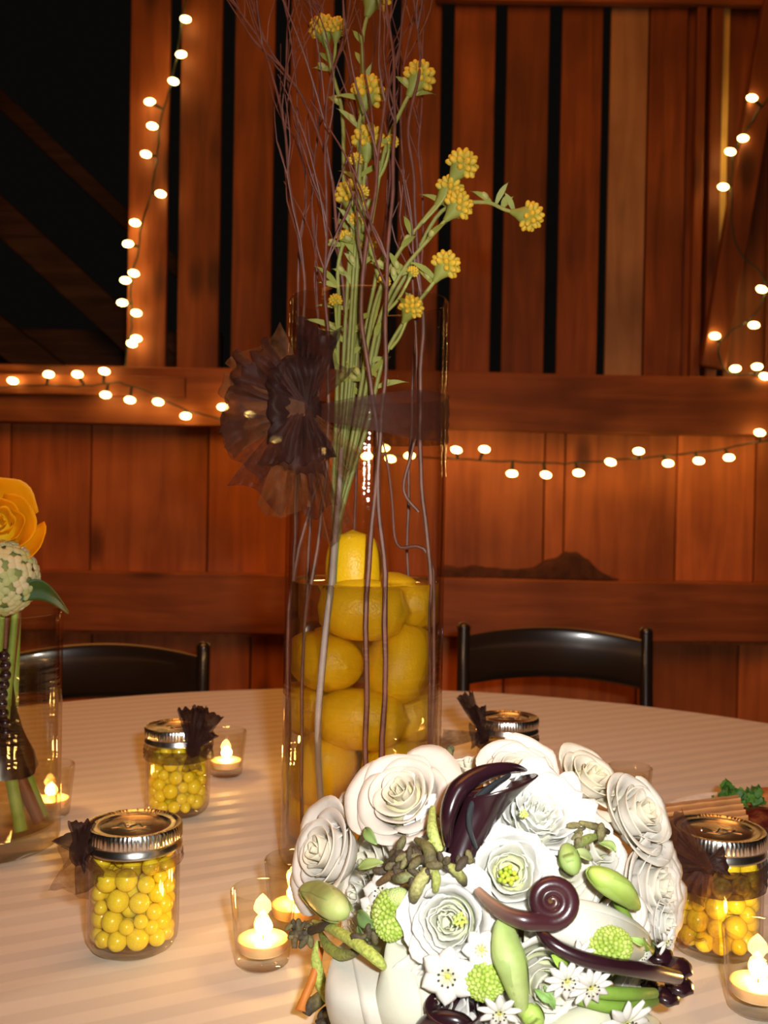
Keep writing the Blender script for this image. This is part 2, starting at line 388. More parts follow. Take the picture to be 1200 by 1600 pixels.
# dark crumpled strip on the lower rail
def dark_strip():
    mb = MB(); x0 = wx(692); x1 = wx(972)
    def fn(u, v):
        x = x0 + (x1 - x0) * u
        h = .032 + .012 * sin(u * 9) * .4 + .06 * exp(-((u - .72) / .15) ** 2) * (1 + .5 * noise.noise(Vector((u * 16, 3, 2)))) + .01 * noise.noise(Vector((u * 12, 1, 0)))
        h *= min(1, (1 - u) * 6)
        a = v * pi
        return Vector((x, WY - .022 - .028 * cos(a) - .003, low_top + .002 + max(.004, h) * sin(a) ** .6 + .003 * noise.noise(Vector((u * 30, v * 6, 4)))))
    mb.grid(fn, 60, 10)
    o = mb.build('dark_strip', pmat('dark_strip_surface', (.10, .032, .014), .9, noise_s=30, noise_a=.4, bump=.5, bump_s=60), loc=(.3, WY - .03, low_top))
    tag(o, 'dark crumpled strip lying along the lower wall rail', 'cloth')
dark_strip()
# ------------------------------------------------------------------ string lights
def light_string(name, label, pix, cordpix, y, dark=()):
    pts = [P(a, b, y) for a, b in pix]
    root = empty(name, pts[0], label, 'string lights', 'fairy lights on the barn wall')
    cp = [P(a, b, y + .012) + Vector((0, .004 * sin(i * 1.7), 0)) for i, (a, b) in enumerate(cordpix)]
    c2, _ = spline(cp, .003, 6)
    c2 = [p + Vector((noise.noise(p * 30) * .006, 0, noise.noise(p * 30 + Vector((5, 5, 5))) * .006)) for p in c2]
    MB().tube(c2, .0032, 6).build('cord', CORD, root)
    for i, p in enumerate(pts):
        near = min(c2, key=lambda q: (q - p).length)
        dr = p - near
        dr = dr.normalized() if dr.length > .012 else Vector((random.uniform(-1, 1), -.5, random.uniform(-.6, .6))).normalized()
        M3 = frame(dr)
        fl = frame(Vector((.96, 0, random.uniform(-.25, .05))))
        b = MB().ball(p, (.0105, .0115, .0185), 14, 9, fl).build('bulb', BULB, root)
        s = MB().tube([near, near.lerp(p, .35), p - dr * .010], [.0035, .005, .006], 8)
        s.build('socket', CORD, b)
    return root
light_string('string_lights', 'fairy lights climbing the left slats beside the dark opening',
    [(290, 30), (283, 85), (271, 127), (234, 159), (238, 197), (228, 241), (251, 303), (211, 348), (200, 381), (209, 427), (196, 438), (191, 473), (213, 489), (213, 529), (206, 537), (203, 578)],
    [(300, -40), (284, 30), (276, 90), (262, 150), (250, 190), (246, 235), (240, 290), (222, 350), (214, 400), (204, 450), (206, 500), (196, 560), (190, 590)], WY - .05)
light_string('string_lights', 'long fairy light string swagged across the wall rail behind the tall vase',
    [(20, 595), (76, 585), (121, 585), (163, 580), (165, 617), (203, 625), (247, 628), (290, 650), (348, 636), (391, 648), (431, 686), (505, 705), (573, 713), (600, 700), (610, 717), (640, 712), (713, 703), (757, 702), (800, 740), (853, 742), (904, 739), (954, 722), (998, 705), (1044, 724), (1092, 720), (1139, 715), (1187, 676), (1240, 690), (-30, 600)],
    [(-60, 620), (20, 602), (120, 604), (180, 598), (230, 612), (290, 640), (350, 655), (430, 680), (520, 700), (620, 712), (700, 716), (800, 722), (900, 723), (1000, 716), (1100, 706), (1160, 695), (1240, 682)], WY - .125)
light_string('string_lights', 'fairy lights winding down the diagonal brace at the right',
    [(1175, 153), (1161, 216), (1141, 237), (1130, 292), (1190, 452), (1178, 508), (1117, 525), (1149, 576), (1183, 573), (1195, 588)],
    [(1230, 120), (1190, 165), (1165, 205), (1146, 240), (1142, 300), (1150, 380), (1195, 440), (1180, 490), (1140, 520), (1122, 545), (1135, 580), (1180, 585), (1230, 590)], WY - .09)
# ------------------------------------------------------------------ table and cloth
TC = Vector((0, .945, TZ)); TR = .915
tb = empty('round_table', (TC.x, TC.y, 0), 'large round banquet table under the ivory striped cloth', 'table')
MB().lathe([(0, .72), (TR - .02, .72), (TR - .012, .735), (TR - .02, .744), (0, .744)], (TC.x, TC.y, 0), 72).build('tabletop', WH, tb)
for sx in (-1, 1):
    for sy in (-1, 1):
        MB().tube([(TC.x + sx * .5, TC.y + sy * .38, .72), (TC.x + sx * .5, TC.y + sy * .38, .0)], .016, 10).build('leg', CORD, tb)
ca, cb = H(0, 1432), H(430, 1362)
CDIR = (cb - ca); CDIR.z = 0; CDIR.normalize()
CN = Vector((-CDIR.y, CDIR.x, 0))
cc_, cd_ = H(1030, 1232), H(1200, 1178)
C2 = (cd_ - cc_); C2.z = 0; C2.normalize(); CN2 = Vector((-C2.y, C2.x, 0))
def cloth_z(p):
    z = 0
    for q, n_, dr in ((ca, CN, CDIR), (cc_, CN2, C2)):
        s = abs((p - q).dot(n_))
        z += .0026 * exp(-s / .02)
    z += .0012 * noise.noise(Vector((p.x * 4, p.y * 6, 0))) + .0006 * noise.noise(Vector((p.x * 14, p.y * 14, 3)))
    return max(0, z)
def cloth():
    mb = MB(); rings = [TR * (i / 110) for i in range(1, 111)]
    n = 288; vs = [Vector((TC.x, TC.y, TZ))]; fs = []
    for r in rings:
        for k in range(n):
            a = 2 * pi * k / n; p = Vector((TC.x + r * cos(a), TC.y + r * sin(a), 0))
            p.z = TZ - .0015 + cloth_z(p); vs.append(p)
    drop = [(.004, -.003), (.009, -.012), (.012, -.03), (.02, -.08), (.03, -.14), (.04, -.20)]
    for j, (dr, dz) in enumerate(drop):
        for k in range(n):
            a = 2 * pi * k / n; f = (j / 5) ** 1.5
            r = TR + dr + f * .022 * sin(a * 26 + sin(a * 3) * 2)
            vs.append(Vector((TC.x + r * cos(a), TC.y + r * sin(a), TZ + dz)))
    for k in range(n): fs.append((0, 1 + k, 1 + (k + 1) % n))
    for j in range(len(rings) + len(drop) - 1):
        for k in range(n):
            a_ = 1 + j * n + k; b_ = 1 + j * n + (k + 1) % n
            fs.append((a_, a_ + n, b_ + n, b_))
    mb.add(vs, fs)
    o = mb.build('tablecloth', cloth_mat(CDIR), loc=TC, ang=0)
    tag(o, 'ivory tablecloth with woven stripes and fold creases draped over the round table', 'tablecloth')
cloth()
# ------------------------------------------------------------------ chairs
def chair(px, y, rz, label, ztop=.815):
    c = P(px, 1000, y)
    r = empty('folding_chair', (c.x, y, 0), label, 'chair', 'dark folding chairs behind the table', rz=rz)
    k = ztop / .815; w2 = .192
    def bar(pts, rad, name, n=10, flat=1):
        return MB().tube([Vector(p) for p in pts], rad, n, flat=flat, smooth=4).build(name, CHAIRM, r, local=True)
    for s in (-1, 1):
        bar([(s * w2, .02, ztop), (s * w2, .0, .62 * k), (s * (w2 + .005), -.06, .42), (s * (w2 + .005), -.36, 0)], [.014, .015, .015, .013], 'back_leg')
        bar([(s * (w2 - .02), -.34, .44), (s * (w2 - .02), -.2, .24), (s * (w2 - .02), .06, 0)], [.012, .013, .012], 'leg')
        MB().ball((s * w2, .02, ztop), (.015, .015, .012), 10, 6).build('cap', CHAIRM, r, local=True)
    def back(u, v):
        a = v * 2 * pi; x = (u - .5) * 2 * (w2 - .012); t = 1 - (2 * u - 1) ** 2
        yc = .012 + .035 * t; zc = (ztop - .067) + .014 * t
        return Vector((x, yc + .006 * cos(a), zc + .052 * sin(a) + (.004 * t if sin(a) > 0 else 0)))
    MB().grid(lambda u, v: back(v, u), 20, 24, closeu=True).build('back_panel', CHAIRM, r, local=True, ang=80)
    bar([(-w2, -.0, .56 * k), (0, .018, .565 * k), (w2, -.0, .56 * k)], .011, 'back_rail')
    MB().box((0, -.2, .445), (.37, .38, .03)).build('seat', CHAIRM, r, local=True, smooth=False, bevel=.01)
    bar([(-w2, -.3, .08), (w2, -.3, .08)], .009, 'stretcher')
    bar([(-w2 + .02, .0, .07), (w2 - .02, .0, .07)], .009, 'stretcher')
chair(868, 2.15, radians(-3), 'dark glossy folding chair behind the table at the right', .822)
chair(160, 1.98, radians(5), 'dark folding chair behind the table at the left, partly hidden by the short vase', .795)
# ------------------------------------------------------------------ bows
def lobe(c, d, L, wd, nrm, seed, kind='loop', droop=0):
    mb = MB(); d = Vector(d).normalized(); nrm = Vector(nrm); nrm = (nrm - d * nrm.dot(d)).normalized(); side = d.cross(nrm)
    c = Vector(c)
    if kind == 'loop':
        def fn(u, v):
            a = v * pi; s = 2 * u - 1
            ww = wd * (.16 + .84 * sin(a) ** .8) * (1 + .15 * noise.noise(Vector((v * 4, seed, 0))))
            o_ = L * sin(a) ** .75; n_ = nrm * (cos(a) * .22 * L)
            rf = noise.noise(Vector((s * 3, v * 5, seed))) * .18 * L * sin(a)
            r2 = sin(s * 14 + seed + v * 5) * .035 * L * sin(a)
            return c + d * (o_ + noise.noise(Vector((s * 4, seed, v * 2))) * .12 * L * sin(a)) + side * (s * ww / 2) + n_ + nrm * (rf + r2) + Vector((0, 0, -droop * sin(a) ** 2))
        mb.grid(fn, 22, 22)
    else:
        def fn(u, v):
            s = 2 * u - 1; ww = wd * (.15 + .85 * v ** .7)
            zig = (.06 * L * sin(s * 3 + seed) if v > .9 else 0)
            return c + d * (L * v + zig) + side * (s * ww / 2) + nrm * (sin(s * 11 + seed + 3 * v) * .05 * L * v + noise.noise(Vector((s * 2, v * 3, seed))) * .2 * L * v) + Vector((0, 0, -droop * v * v))
        mb.grid(fn, 20, 18)
    return mb
def cyl_band(c, r, z0f, z1f, n=64, amp=.002, seed=0):
    mb = MB()
    def fn(u, v):
        a = u * 2 * pi; z0 = z0f(a); z1 = z1f(a)
        rr = r + amp * abs(noise.noise(Vector((cos(a) * 3, sin(a) * 3, v * 6 + seed)))) + amp * .5 * (1 + sin(v * 20 + 2 * sin(a * 3)))*.5
        return Vector((c.x + rr * cos(a), c.y + rr * sin(a), z0 + (z1 - z0) * v))
    return mb.grid(fn, n, 10, closeu=True)
# ------------------------------------------------------------------ tall vase
VB = H(562, 1345); VB.z = TZ + .0025
VR, VH = .0755, .530
def tall_vase():
    r = empty('tall_cylinder_vase', VB, 'tall clear glass cylinder vase of lemons and twigs in the table centre', 'vase')
    pr = [(0, .0), (VR - .006, 0), (VR - .001, .003), (VR, .008)] + [(VR, .008 + (VH - .010) * k / 12) for k in range(1, 13)]
    pr += [(VR - .0015, VH), (VR - .0032, VH - .001)] + [(VR - .0035, VH - .004 - (VH - .022) * k / 12) for k in range(0, 13)] + [(VR - .01, .013), (0, .012)]
    MB().lathe(pr, VB, 96).build('glass_wall', VGLASS, r, ang=60)
    kd = Vector((sin(radians(-42)), -cos(radians(-42)), 0)); zk = wz(640, 490, VB.y - .06)
    kc = Vector((VB.x, VB.y, 0)) + kd * (VR + .008); kc.z = zk
    ka = math.atan2(kd.y, kd.x)
    def wid(a):
        q = abs((a - ka + pi) % (2 * pi) - pi) / pi
        return .003 + .018 * min(1, q * 2.4) ** .9
    rb = cyl_band(VB, VR + .001, lambda a: zk - wid(a) - .004, lambda a: zk + wid(a) - .002).build('ribbon_band', TULLE, r)
    bow = MB().ball(kc, (.017, .013, .018), 16, 10, warp=lambda p: 1 + .25 * noise.noise(p * 3)).build('bow', TULLE2, r)
    bow['label'] = 'dark brown tulle bow knot on the vase'
    front = -ray(440, 650).normalized()
    for i, (tx, ty, wd, kind, m) in enumerate([(356, 612, .075, 'loop', TULLE), (385, 570, .06, 'loop', TULLE), (372, 715, .06, 'tail', TULLE), (402, 775, .055, 'tail', TULLE),
            (455, 560, .05, 'loop', TULLE2), (500, 508, .040, 'tail', TULLE2), (352, 650, .07, 'loop', TULLE3), (398, 540, .06, 'tail', TULLE3), (445, 800, .05, 'tail', TULLE3), (428, 690, .07, 'loop', TULLE), (455, 735, .06, 'loop', TULLE), (420, 640, .06, 'loop', TULLE2),
            (500, 800, .032, 'tail', TULLE), (528, 560, .035, 'tail', TULLE), (530, 835, .028, 'tail', TULLE3), (560, 735, .03, 'tail', TULLE3), (480, 720, .05, 'loop', TULLE2)]):
        tp = P(tx, ty, kc.y - .01 - .006 * (i % 3)); d_ = tp - kc
        lobe(kc + front * .006, d_, d_.length, wd, front, i * 3.1 + 1, kind).build('bow_loop' if kind == 'loop' else 'bow_tail', m, bow)
    return r
tall_vase()
WL = wz(906, 562, VB.y)
wr = VR - .0045
# ------------------------------------------------------------------ water
prw = [(0, VB.z + .0135), (wr, VB.z + .0145)] + [(wr, VB.z + .016 + (WL - VB.z - .016) * k / 10) for k in range(0, 11)] + [(wr - .002, WL - .0008), (wr - .006, WL - .0015), (wr * .5, WL - .0016), (0, WL - .0016)]
o = MB().lathe(prw, (VB.x, VB.y, 0), 96).build('vase_water', WATER, loc=VB, ang=40)
tag(o, 'clear water filling the lower half of the tall vase around the lemons', 'water')
# ------------------------------------------------------------------ lemons
def lemon_mesh():
    mb = MB(); R_, Lh = .0275, .037; prof = []
    for k in range(23):
        t = -1 + 2 * k / 22; z = t * Lh
        r = R_ * sqrt(max(0, 1 - abs(t * .93) ** 2.3))
        if t > .86: r = R_ * (.30 * sqrt(max(0, (1 - t) / .14)) + .12 * (1 - t) / .14) 
        if t < -.93: r = R_ * .34 * sqrt(max(0, (1 + t) / .07))
        prof.append((max(r, .0001), z))
    return mb.lathe(prof, (0, 0, 0), 28, wob=lambda a, z: 1 + .012 * sin(3 * a + z * 80))
lm = lemon_mesh()
def lemon(loc, axis, label, first=[None]):
    if first[0] is None:
        o = lm.build('lemon', LEMON, ang=0); first[0] = o
    else:
        o = first[0].copy(); COL.objects.link(o)
    o.location = loc; o.rotation_euler = frame(axis).to_euler()
    s = random.uniform(.96, 1.03); o.scale = (s, s, s)
    tag(o, label, 'lemon', 'lemons in the tall vase')
names = ['bottom', 'second', 'third', 'fourth', 'fifth']
for li in range(5):
    z = VB.z + .013 + .030 + li * .0535 * .93
    for q in range(3):
        a = radians(-90 + 120 * q + (0 if li % 2 == 0 else 60))
        pos = Vector((VB.x + .0350 * cos(a), VB.y + .0350 * sin(a), z + (.003 if q == 1 else 0)))
        if li == 4 and q == 2: continue
        tang = Vector((-sin(a), cos(a), .15 * random.uniform(-1, 1))) if (li + q) % 3 else Vector((.15, .1, 1))
        side = ['front', 'right rear', 'left rear'][q] if li % 2 == 0 else ['right front', 'rear', 'left front'][q]
        lemon(pos, tang if (li + q) % 3 else Vector((-sin(a) * .5, cos(a) * .5, .9)), 'yellow lemon under water at the %s of the %s layer in the tall vase' % (side, names[li]))
lemon(Vector((P(553, 900, VB.y).x, VB.y - .012, wz(886, 553, VB.y))), (-.05, .1, 1), 'topmost lemon with its tip rising out of the water')
# ------------------------------------------------------------------ twigs and yellow flower stems in the vase
def wpath(pix, d0, push=True):
    out = []
    for i, p in enumerate(pix):
        d = d0 if len(p) == 2 else p[2]
        q = P(p[0], p[1], d)
        v = Vector((q.x - VB.x, q.y - VB.y))
        if push and q.z < WL + .02: v = v.normalized() * (VR - .0068); q.x = VB.x + v.x; q.y = VB.y + v.y
        q.z = max(q.z, VB.z + .018)
        if q.z < VB.z + VH + .01 and v.length > VR - .0065:      # stay inside the glass
            v = v.normalized() * (VR - .0065); q.x = VB.x + v.x; q.y = VB.y + v.y
        out.append(q)
    return out
def side_twigs(mb, pts, rad, n, zmin):
    n = int(n * 2.2)
    for k in range(n):
        i = random.randrange(2, len(pts) - 2); p = pts[i]
        if p.z < zmin: continue
        t = (pts[i + 1] - pts[i - 1]).normalized()
        dr = (t + Vector((random.uniform(-1, 1), random.uniform(-.5, .5), 0)) * .55).normalized()
        L = random.uniform(.05, .17); q = [p]; 
        for s in range(5):
            dr = (dr + Vector((random.uniform(-.25, .25), random.uniform(-.15, .15), .12))).normalized(); q.append(q[-1] + dr * L / 5)
        mb.tube(q, [rad * .55, rad * .5, rad * .45, rad * .4, rad * .35, rad * .2], 5, smooth=2)
        if random.random() < .6:
            b = q[3]; d2 = (dr + Vector((random.uniform(-1, 1), 0, .2)) * .6).normalized()
            mb.tube([b, b + d2 * L * .2 + Vector((0, 0, .003)), b + d2 * L * .4 + Vector((0, 0, .01))], [rad * .4, rad * .3, rad * .2], 5)
def twig(pix, d, label, nside=5, r=.0017):
    pts = wpath(pix, d)
    sp, _ = spline(pts, r, 7)
    sp = [p + Vector((noise.noise(p * 22 + Vector((d * 99, 0, 0))), 0, 0)) * .0025 for p in sp]
    m = len(sp); rad = [r * (1.25 - .8 * k / m) * (1 + .35 * max(0, noise.noise(sp[k] * 90))) for k in range(m)]
    mb = MB(); mb.tube(sp, rad, 7); side_twigs(mb, sp, r, nside, VB.z + VH * .96)
    o = mb.build('twig', TWIG, loc=sp[0]); tag(o, label, 'twig', 'branched twigs in the tall vase')
twig([(474, 1300), (476, 1100), (470, 900), (466, 700), (475, 480), (468, 380), (450, 280), (440, 180), (415, 85), (358, -10), (310, -90)], .955, 'reddish twig leaning furthest left out of the tall vase', 8)
twig([(500, 1280), (500, 1000), (508, 760), (512, 560), (508, 400), (510, 230), (514, 140), (545, 20), (560, -90)], .94, 'twig rising straight on the left of the green stems', 8)
twig([(512, 1270), (530, 900), (536, 640), (540, 480), (528, 380), (512, 250), (470, 150), (420, 70), (380, -30), (350, -80)], .965, 'twig crossing left above the rim with forked tips', 8)
twig([(570, 1290), (572, 930), (590, 700), (572, 560), (566, 450), (585, 300), (600, 180), (630, 40), (645, -80)], .915, 'dark twig standing against the front glass of the tall vase', 7, .0021)
twig([(590, 1290), (598, 930), (590, 760), (600, 600), (604, 450), (612, 300), (618, 150), (606, 30), (590, -90)], .912, 'second front twig beside the dark one, nearly parallel to it', 7, .0021)
twig([(655, 1290), (652, 1000), (652, 880), (656, 700), (660, 500), (652, 400), (648, 300), (640, 200), (655, 90), (640, -60)], .945, 'long straight twig at the right side of the vase', 7, .0021)
twig([(662, 1250), (648, 890), (622, 850), (612, 760), (598, 690)], .95, 'short broken twig forking behind the glass on the right', 0, .0018)
twig([(655, 800), (630, 765), (645, 700), (655, 640), (640, 400), (625, 200), (640, 60), (690, -60)], .97, 'thin twig with a fork at the right above the water', 5, .0014)
twig([(490, 1290), (486, 900), (492, 700), (500, 560), (494, 430), (488, 300), (500, 180), (496, 60), (470, -60)], 1.01, 'thin purple twig at the rear left of the vase', 8, .0014)
twig([(560, 1290), (556, 900), (560, 700), (580, 520), (598, 380), (608, 260), (600, 120), (612, 0), (620, -80)], 1.02, 'thin twig at the rear centre of the vase', 9, .0014)
twig([(540, 1290), (546, 900), (556, 640), (566, 470), (575, 300), (560, 200), (540, 90), (500, 10), (470, -70)], 1.0, 'thin twig bowing left above the flower heads', 8, .0014)
twig([(620, 1280), (630, 900), (640, 700), (650, 520), (662, 380), (655, 240), (662, 120), (650, 30), (656, -70)], 1.02, 'thin twig at the rear right of the vase', 7, .0014)
twig([(455, 1280), (464, 900), (470, 640), (466, 440), (476, 300), (462, 190), (448, 110), (455, -40)], .985, 'thin pale twig hugging the left glass', 7, .0014)
o = MB().tube([P(511, 1300, .93), P(497, 1150, .915), P(508, 1000, .911), P(518, 915, .911), P(522, 860, .92), P(529, 780, .935), P(534, 700, .95)], [.0030, .0034, .0034, .0032, .0028, .0024, .002], 10, smooth=5).build('pale_stem', pmat('pale_stem', (.34, .27, .25), .5), loc=P(511, 1300, .93))
tag(o, 'thick pale lilac stem standing in the water at the left front of the tall vase', 'stem')
# flower stems
GR1, GR2 = (.27, .31, .05), (.42, .46, .10)
def head(mb_h, mb_c, c, up, s, rnd):
    fr = frame(up)
    mb_c.lathe([(.0001, -1.5 * s), (.18 * s, -1.45 * s), (.34 * s, -1.0 * s), (.72 * s, -.35 * s), (.82 * s, .05 * s), (.5 * s, .25 * s), (.0001, .3 * s)], c, 12, fr, col=lambda v: lerp(GR1, GR2, v))
    k = 0; n = 30
    for k in range(n):
        th = math.acos(1 - (k + .5) / n * 1.5); a = k * 2.39996
        dr = fr @ Vector((sin(th) * cos(a), sin(th) * sin(a), cos(th)))
        p = Vector(c) + dr * s * .72
        mb_h.ball(p, (.25 * s, .25 * s, .46 * s), 8, 6, frame(dr), col=lambda q: lerp((.58, .52, .07), (.98, .58, .03), max(0, min(1, q.z * .8 + .1 + rnd.uniform(-.3, .3)))))
rnd = random.Random(3)
def flower_stem(pix, d, headpx, label, s=.0135, branches=()):
    pts = wpath(pix, d, False); hp = P(headpx[0], headpx[1], d)
    sp, _ = spline(pts + [hp], .002, 6)
    m = len(sp)
    root = empty('yellow_flower_stem', sp[0], label, 'flower', 'yellow flower stems in the tall vase')
    MB().tube(sp, [.0022 - .0006 * k / m for k in range(m)], 7, col=lambda t, a: lerp((.20, .24, .06), (.40, .42, .10), t)).build('stem', ATTR, root)
    def mk(c, up, s_):
        a, b = MB(), MB(); head(a, b, c, up, s_, rnd)
        h = a.build('flower_head', ATTR, root); b.build('calyx', ATTR, h)
    mk(hp, sp[-1] - sp[-4], s)
    for k in range(7):
        lb = MB()
        i = rnd.randrange(int(m * .45), m - 1); p = sp[i]
        if p.z < VB.z + VH * .75: continue
        dr = Vector((rnd.uniform(-1, 1), rnd.uniform(-.6, .3), rnd.uniform(.2, 1.2))).normalized(); L = rnd.uniform(.02, .045)
        sd = dr.cross(Vector((0, 1, 0))).normalized()
        lb.grid(lambda u, v: p + dr * L * v + sd * ((u - .5) * .0045 * sin(pi * min(1, v + .12)) * 1.2) + Vector((0, 0, -.35 * L * v * v)), 2, 7, col=(.33, .37, .07))
        if rnd.random() < .5: lb.ball(p + dr * .01, (.003, .003, .0045), 8, 6, frame(dr), col=(.50, .50, .16))
        lb.build('leaf', ATTR, root)
    for (bx, by, hx, hy, s2) in branches:
        a = P(bx, by, d); b = P(hx, hy, d - .01)
        q = [a, a.lerp(b, .5) + Vector((0, 0, -.006)), b]
        MB().tube(q, [.0016, .0014, .0015], 6, col=GR2, smooth=4).build('stem', ATTR, root)
        mk(b, b - a, s2)
base = [(530, 1270), (534, 1000)]
flower_stem([(515, 918), (518, 870), (524, 790), (534, 620), (540, 500), (545, 420), (550, 360)], .965, (548, 306), 'yellow flower stem with the low head left of centre above the rim', .0135, [(546, 440, 556, 345, .007)])
flower_stem([(520, 918), (523, 870), (526, 790), (540, 620), (548, 500), (556, 380), (568, 290)], .955, (575, 220), 'yellow flower stem with the middle head in the central column', .0140, [(560, 350, 566, 300, .006)])
flower_stem([(525, 918), (528, 870), (527, 790), (545, 620), (553, 500), (560, 380), (562, 260), (560, 200)], .95, (575, 144), 'yellow flower stem with the upper head in the central column', .0145, [(561, 300, 556, 250, .006)])
flower_stem([(516, 922), (519, 870), (528, 790), (548, 620), (556, 500), (575, 380), (600, 240), (628, 170)], .96, (655, 121), 'yellow flower stem leaning right to a single high head', .0140, [(590, 280, 612, 222, .006)])
flower_stem([(521, 922), (524, 870), (526, 790), (542, 620), (550, 480), (538, 300), (535, 180), (518, 110)], .985, (505, 46), 'yellow flower stem with the twin head at the upper left', .0125, [(520, 118, 526, 44, .0095)])
flower_stem([(526, 922), (529, 870), (528, 790), (552, 620), (562, 480), (568, 300), (566, 120), (568, 50)], .975, (585, -8), 'tallest yellow flower stem reaching out of the top of the picture', .0150)
flower_stem([(517, 922), (520, 870), (532, 790), (562, 620), (585, 480), (620, 400), (665, 340)], .945, (702, 298), 'yellow flower stem arching right to a head beside a slat gap', .0125, [(660, 348, 722, 258, .0135)])
flower_stem([(522, 922), (525, 870), (534, 790), (566, 640), (590, 510), (625, 430), (675, 368)], .935, (716, 322), 'yellow flower stem with the lower of the clustered right heads', .0125, [(600, 490, 645, 425, .005)])
flower_stem([(527, 922), (530, 870), (534, 790), (570, 640), (600, 500), (640, 420), (690, 330), (755, 316), (790, 328)], .955, (827, 338), 'yellow flower stem bending furthest right with a nodding head', .0125)
flower_stem([(518, 922), (521, 870), (536, 790), (575, 660), (600, 560), (640, 490), (672, 450)], .93, (696, 415), 'short yellow flower stem just above the rim at the right', .0125, [(610, 545, 642, 482, .0105)])
flower_stem([(523, 922), (526, 870), (534, 790), (562, 640), (568, 540), (578, 480), (588, 420)], .975, (575, 385), 'short yellow flower stem low among the twigs', .008, [(566, 560, 600, 440, .006)])
flower_stem([(528, 922), (531, 870), (521, 790), (526, 640), (528, 540), (530, 480), (528, 420)], .96, (538, 372), 'short pale flower stem at the left just over the rim', .007, [(528, 520, 524, 470, .006)])
# ------------------------------------------------------------------ jars with candy
def relax(n, R, H_, r0, r1, seed):
    rg = random.Random(seed); P_ = []
    for i in range(n):
        a = rg.uniform(0, 2 * pi); q = R * sqrt(rg.uniform(.15, 1)); P_.append([q * cos(a), q * sin(a), rg.uniform(0, H_ * 1.2), rg.uniform(r0, r1)])
    for it in range(110):
        g = .0006 * (1 - it / 130)
        for p in P_: p[2] -= g
        for i in range(n):
            a = P_[i]
            for j in range(i + 1, n):
                b = P_[j]
                dz = b[2] - a[2]
                rr = (a[3] + b[3])
                if dz > rr or dz < -rr: continue
                dx = b[0] - a[0]; dy = b[1] - a[1]; d2 = dx * dx + dy * dy + dz * dz
                if d2 < rr * rr and d2 > 1e-12:
                    d = sqrt(d2); k = (rr - d) / d * .5
                    a[0] -= dx * k; a[1] -= dy * k; a[2] -= dz * k; b[0] += dx * k; b[1] += dy * k; b[2] += dz * k
        for p in P_:
            q = sqrt(p[0] ** 2 + p[1] ** 2); m = R - p[3]
            if q > m: p[0] *= m / q; p[1] *= m / q
            if p[2] < p[3]: p[2] = p[3]
    return P_
CM = [None]
def candy(c, r, label, group):
    if CM[0] is None:
        CM[0] = MB().ball((0, 0, 0), 1, 18, 12).build('candy_ball', CANDY, ang=0); o = CM[0]
    else: o = CM[0].copy(); COL.objects.link(o)
    o.location = c; o.scale = (r, r, r); tag(o, label, 'candy', group)
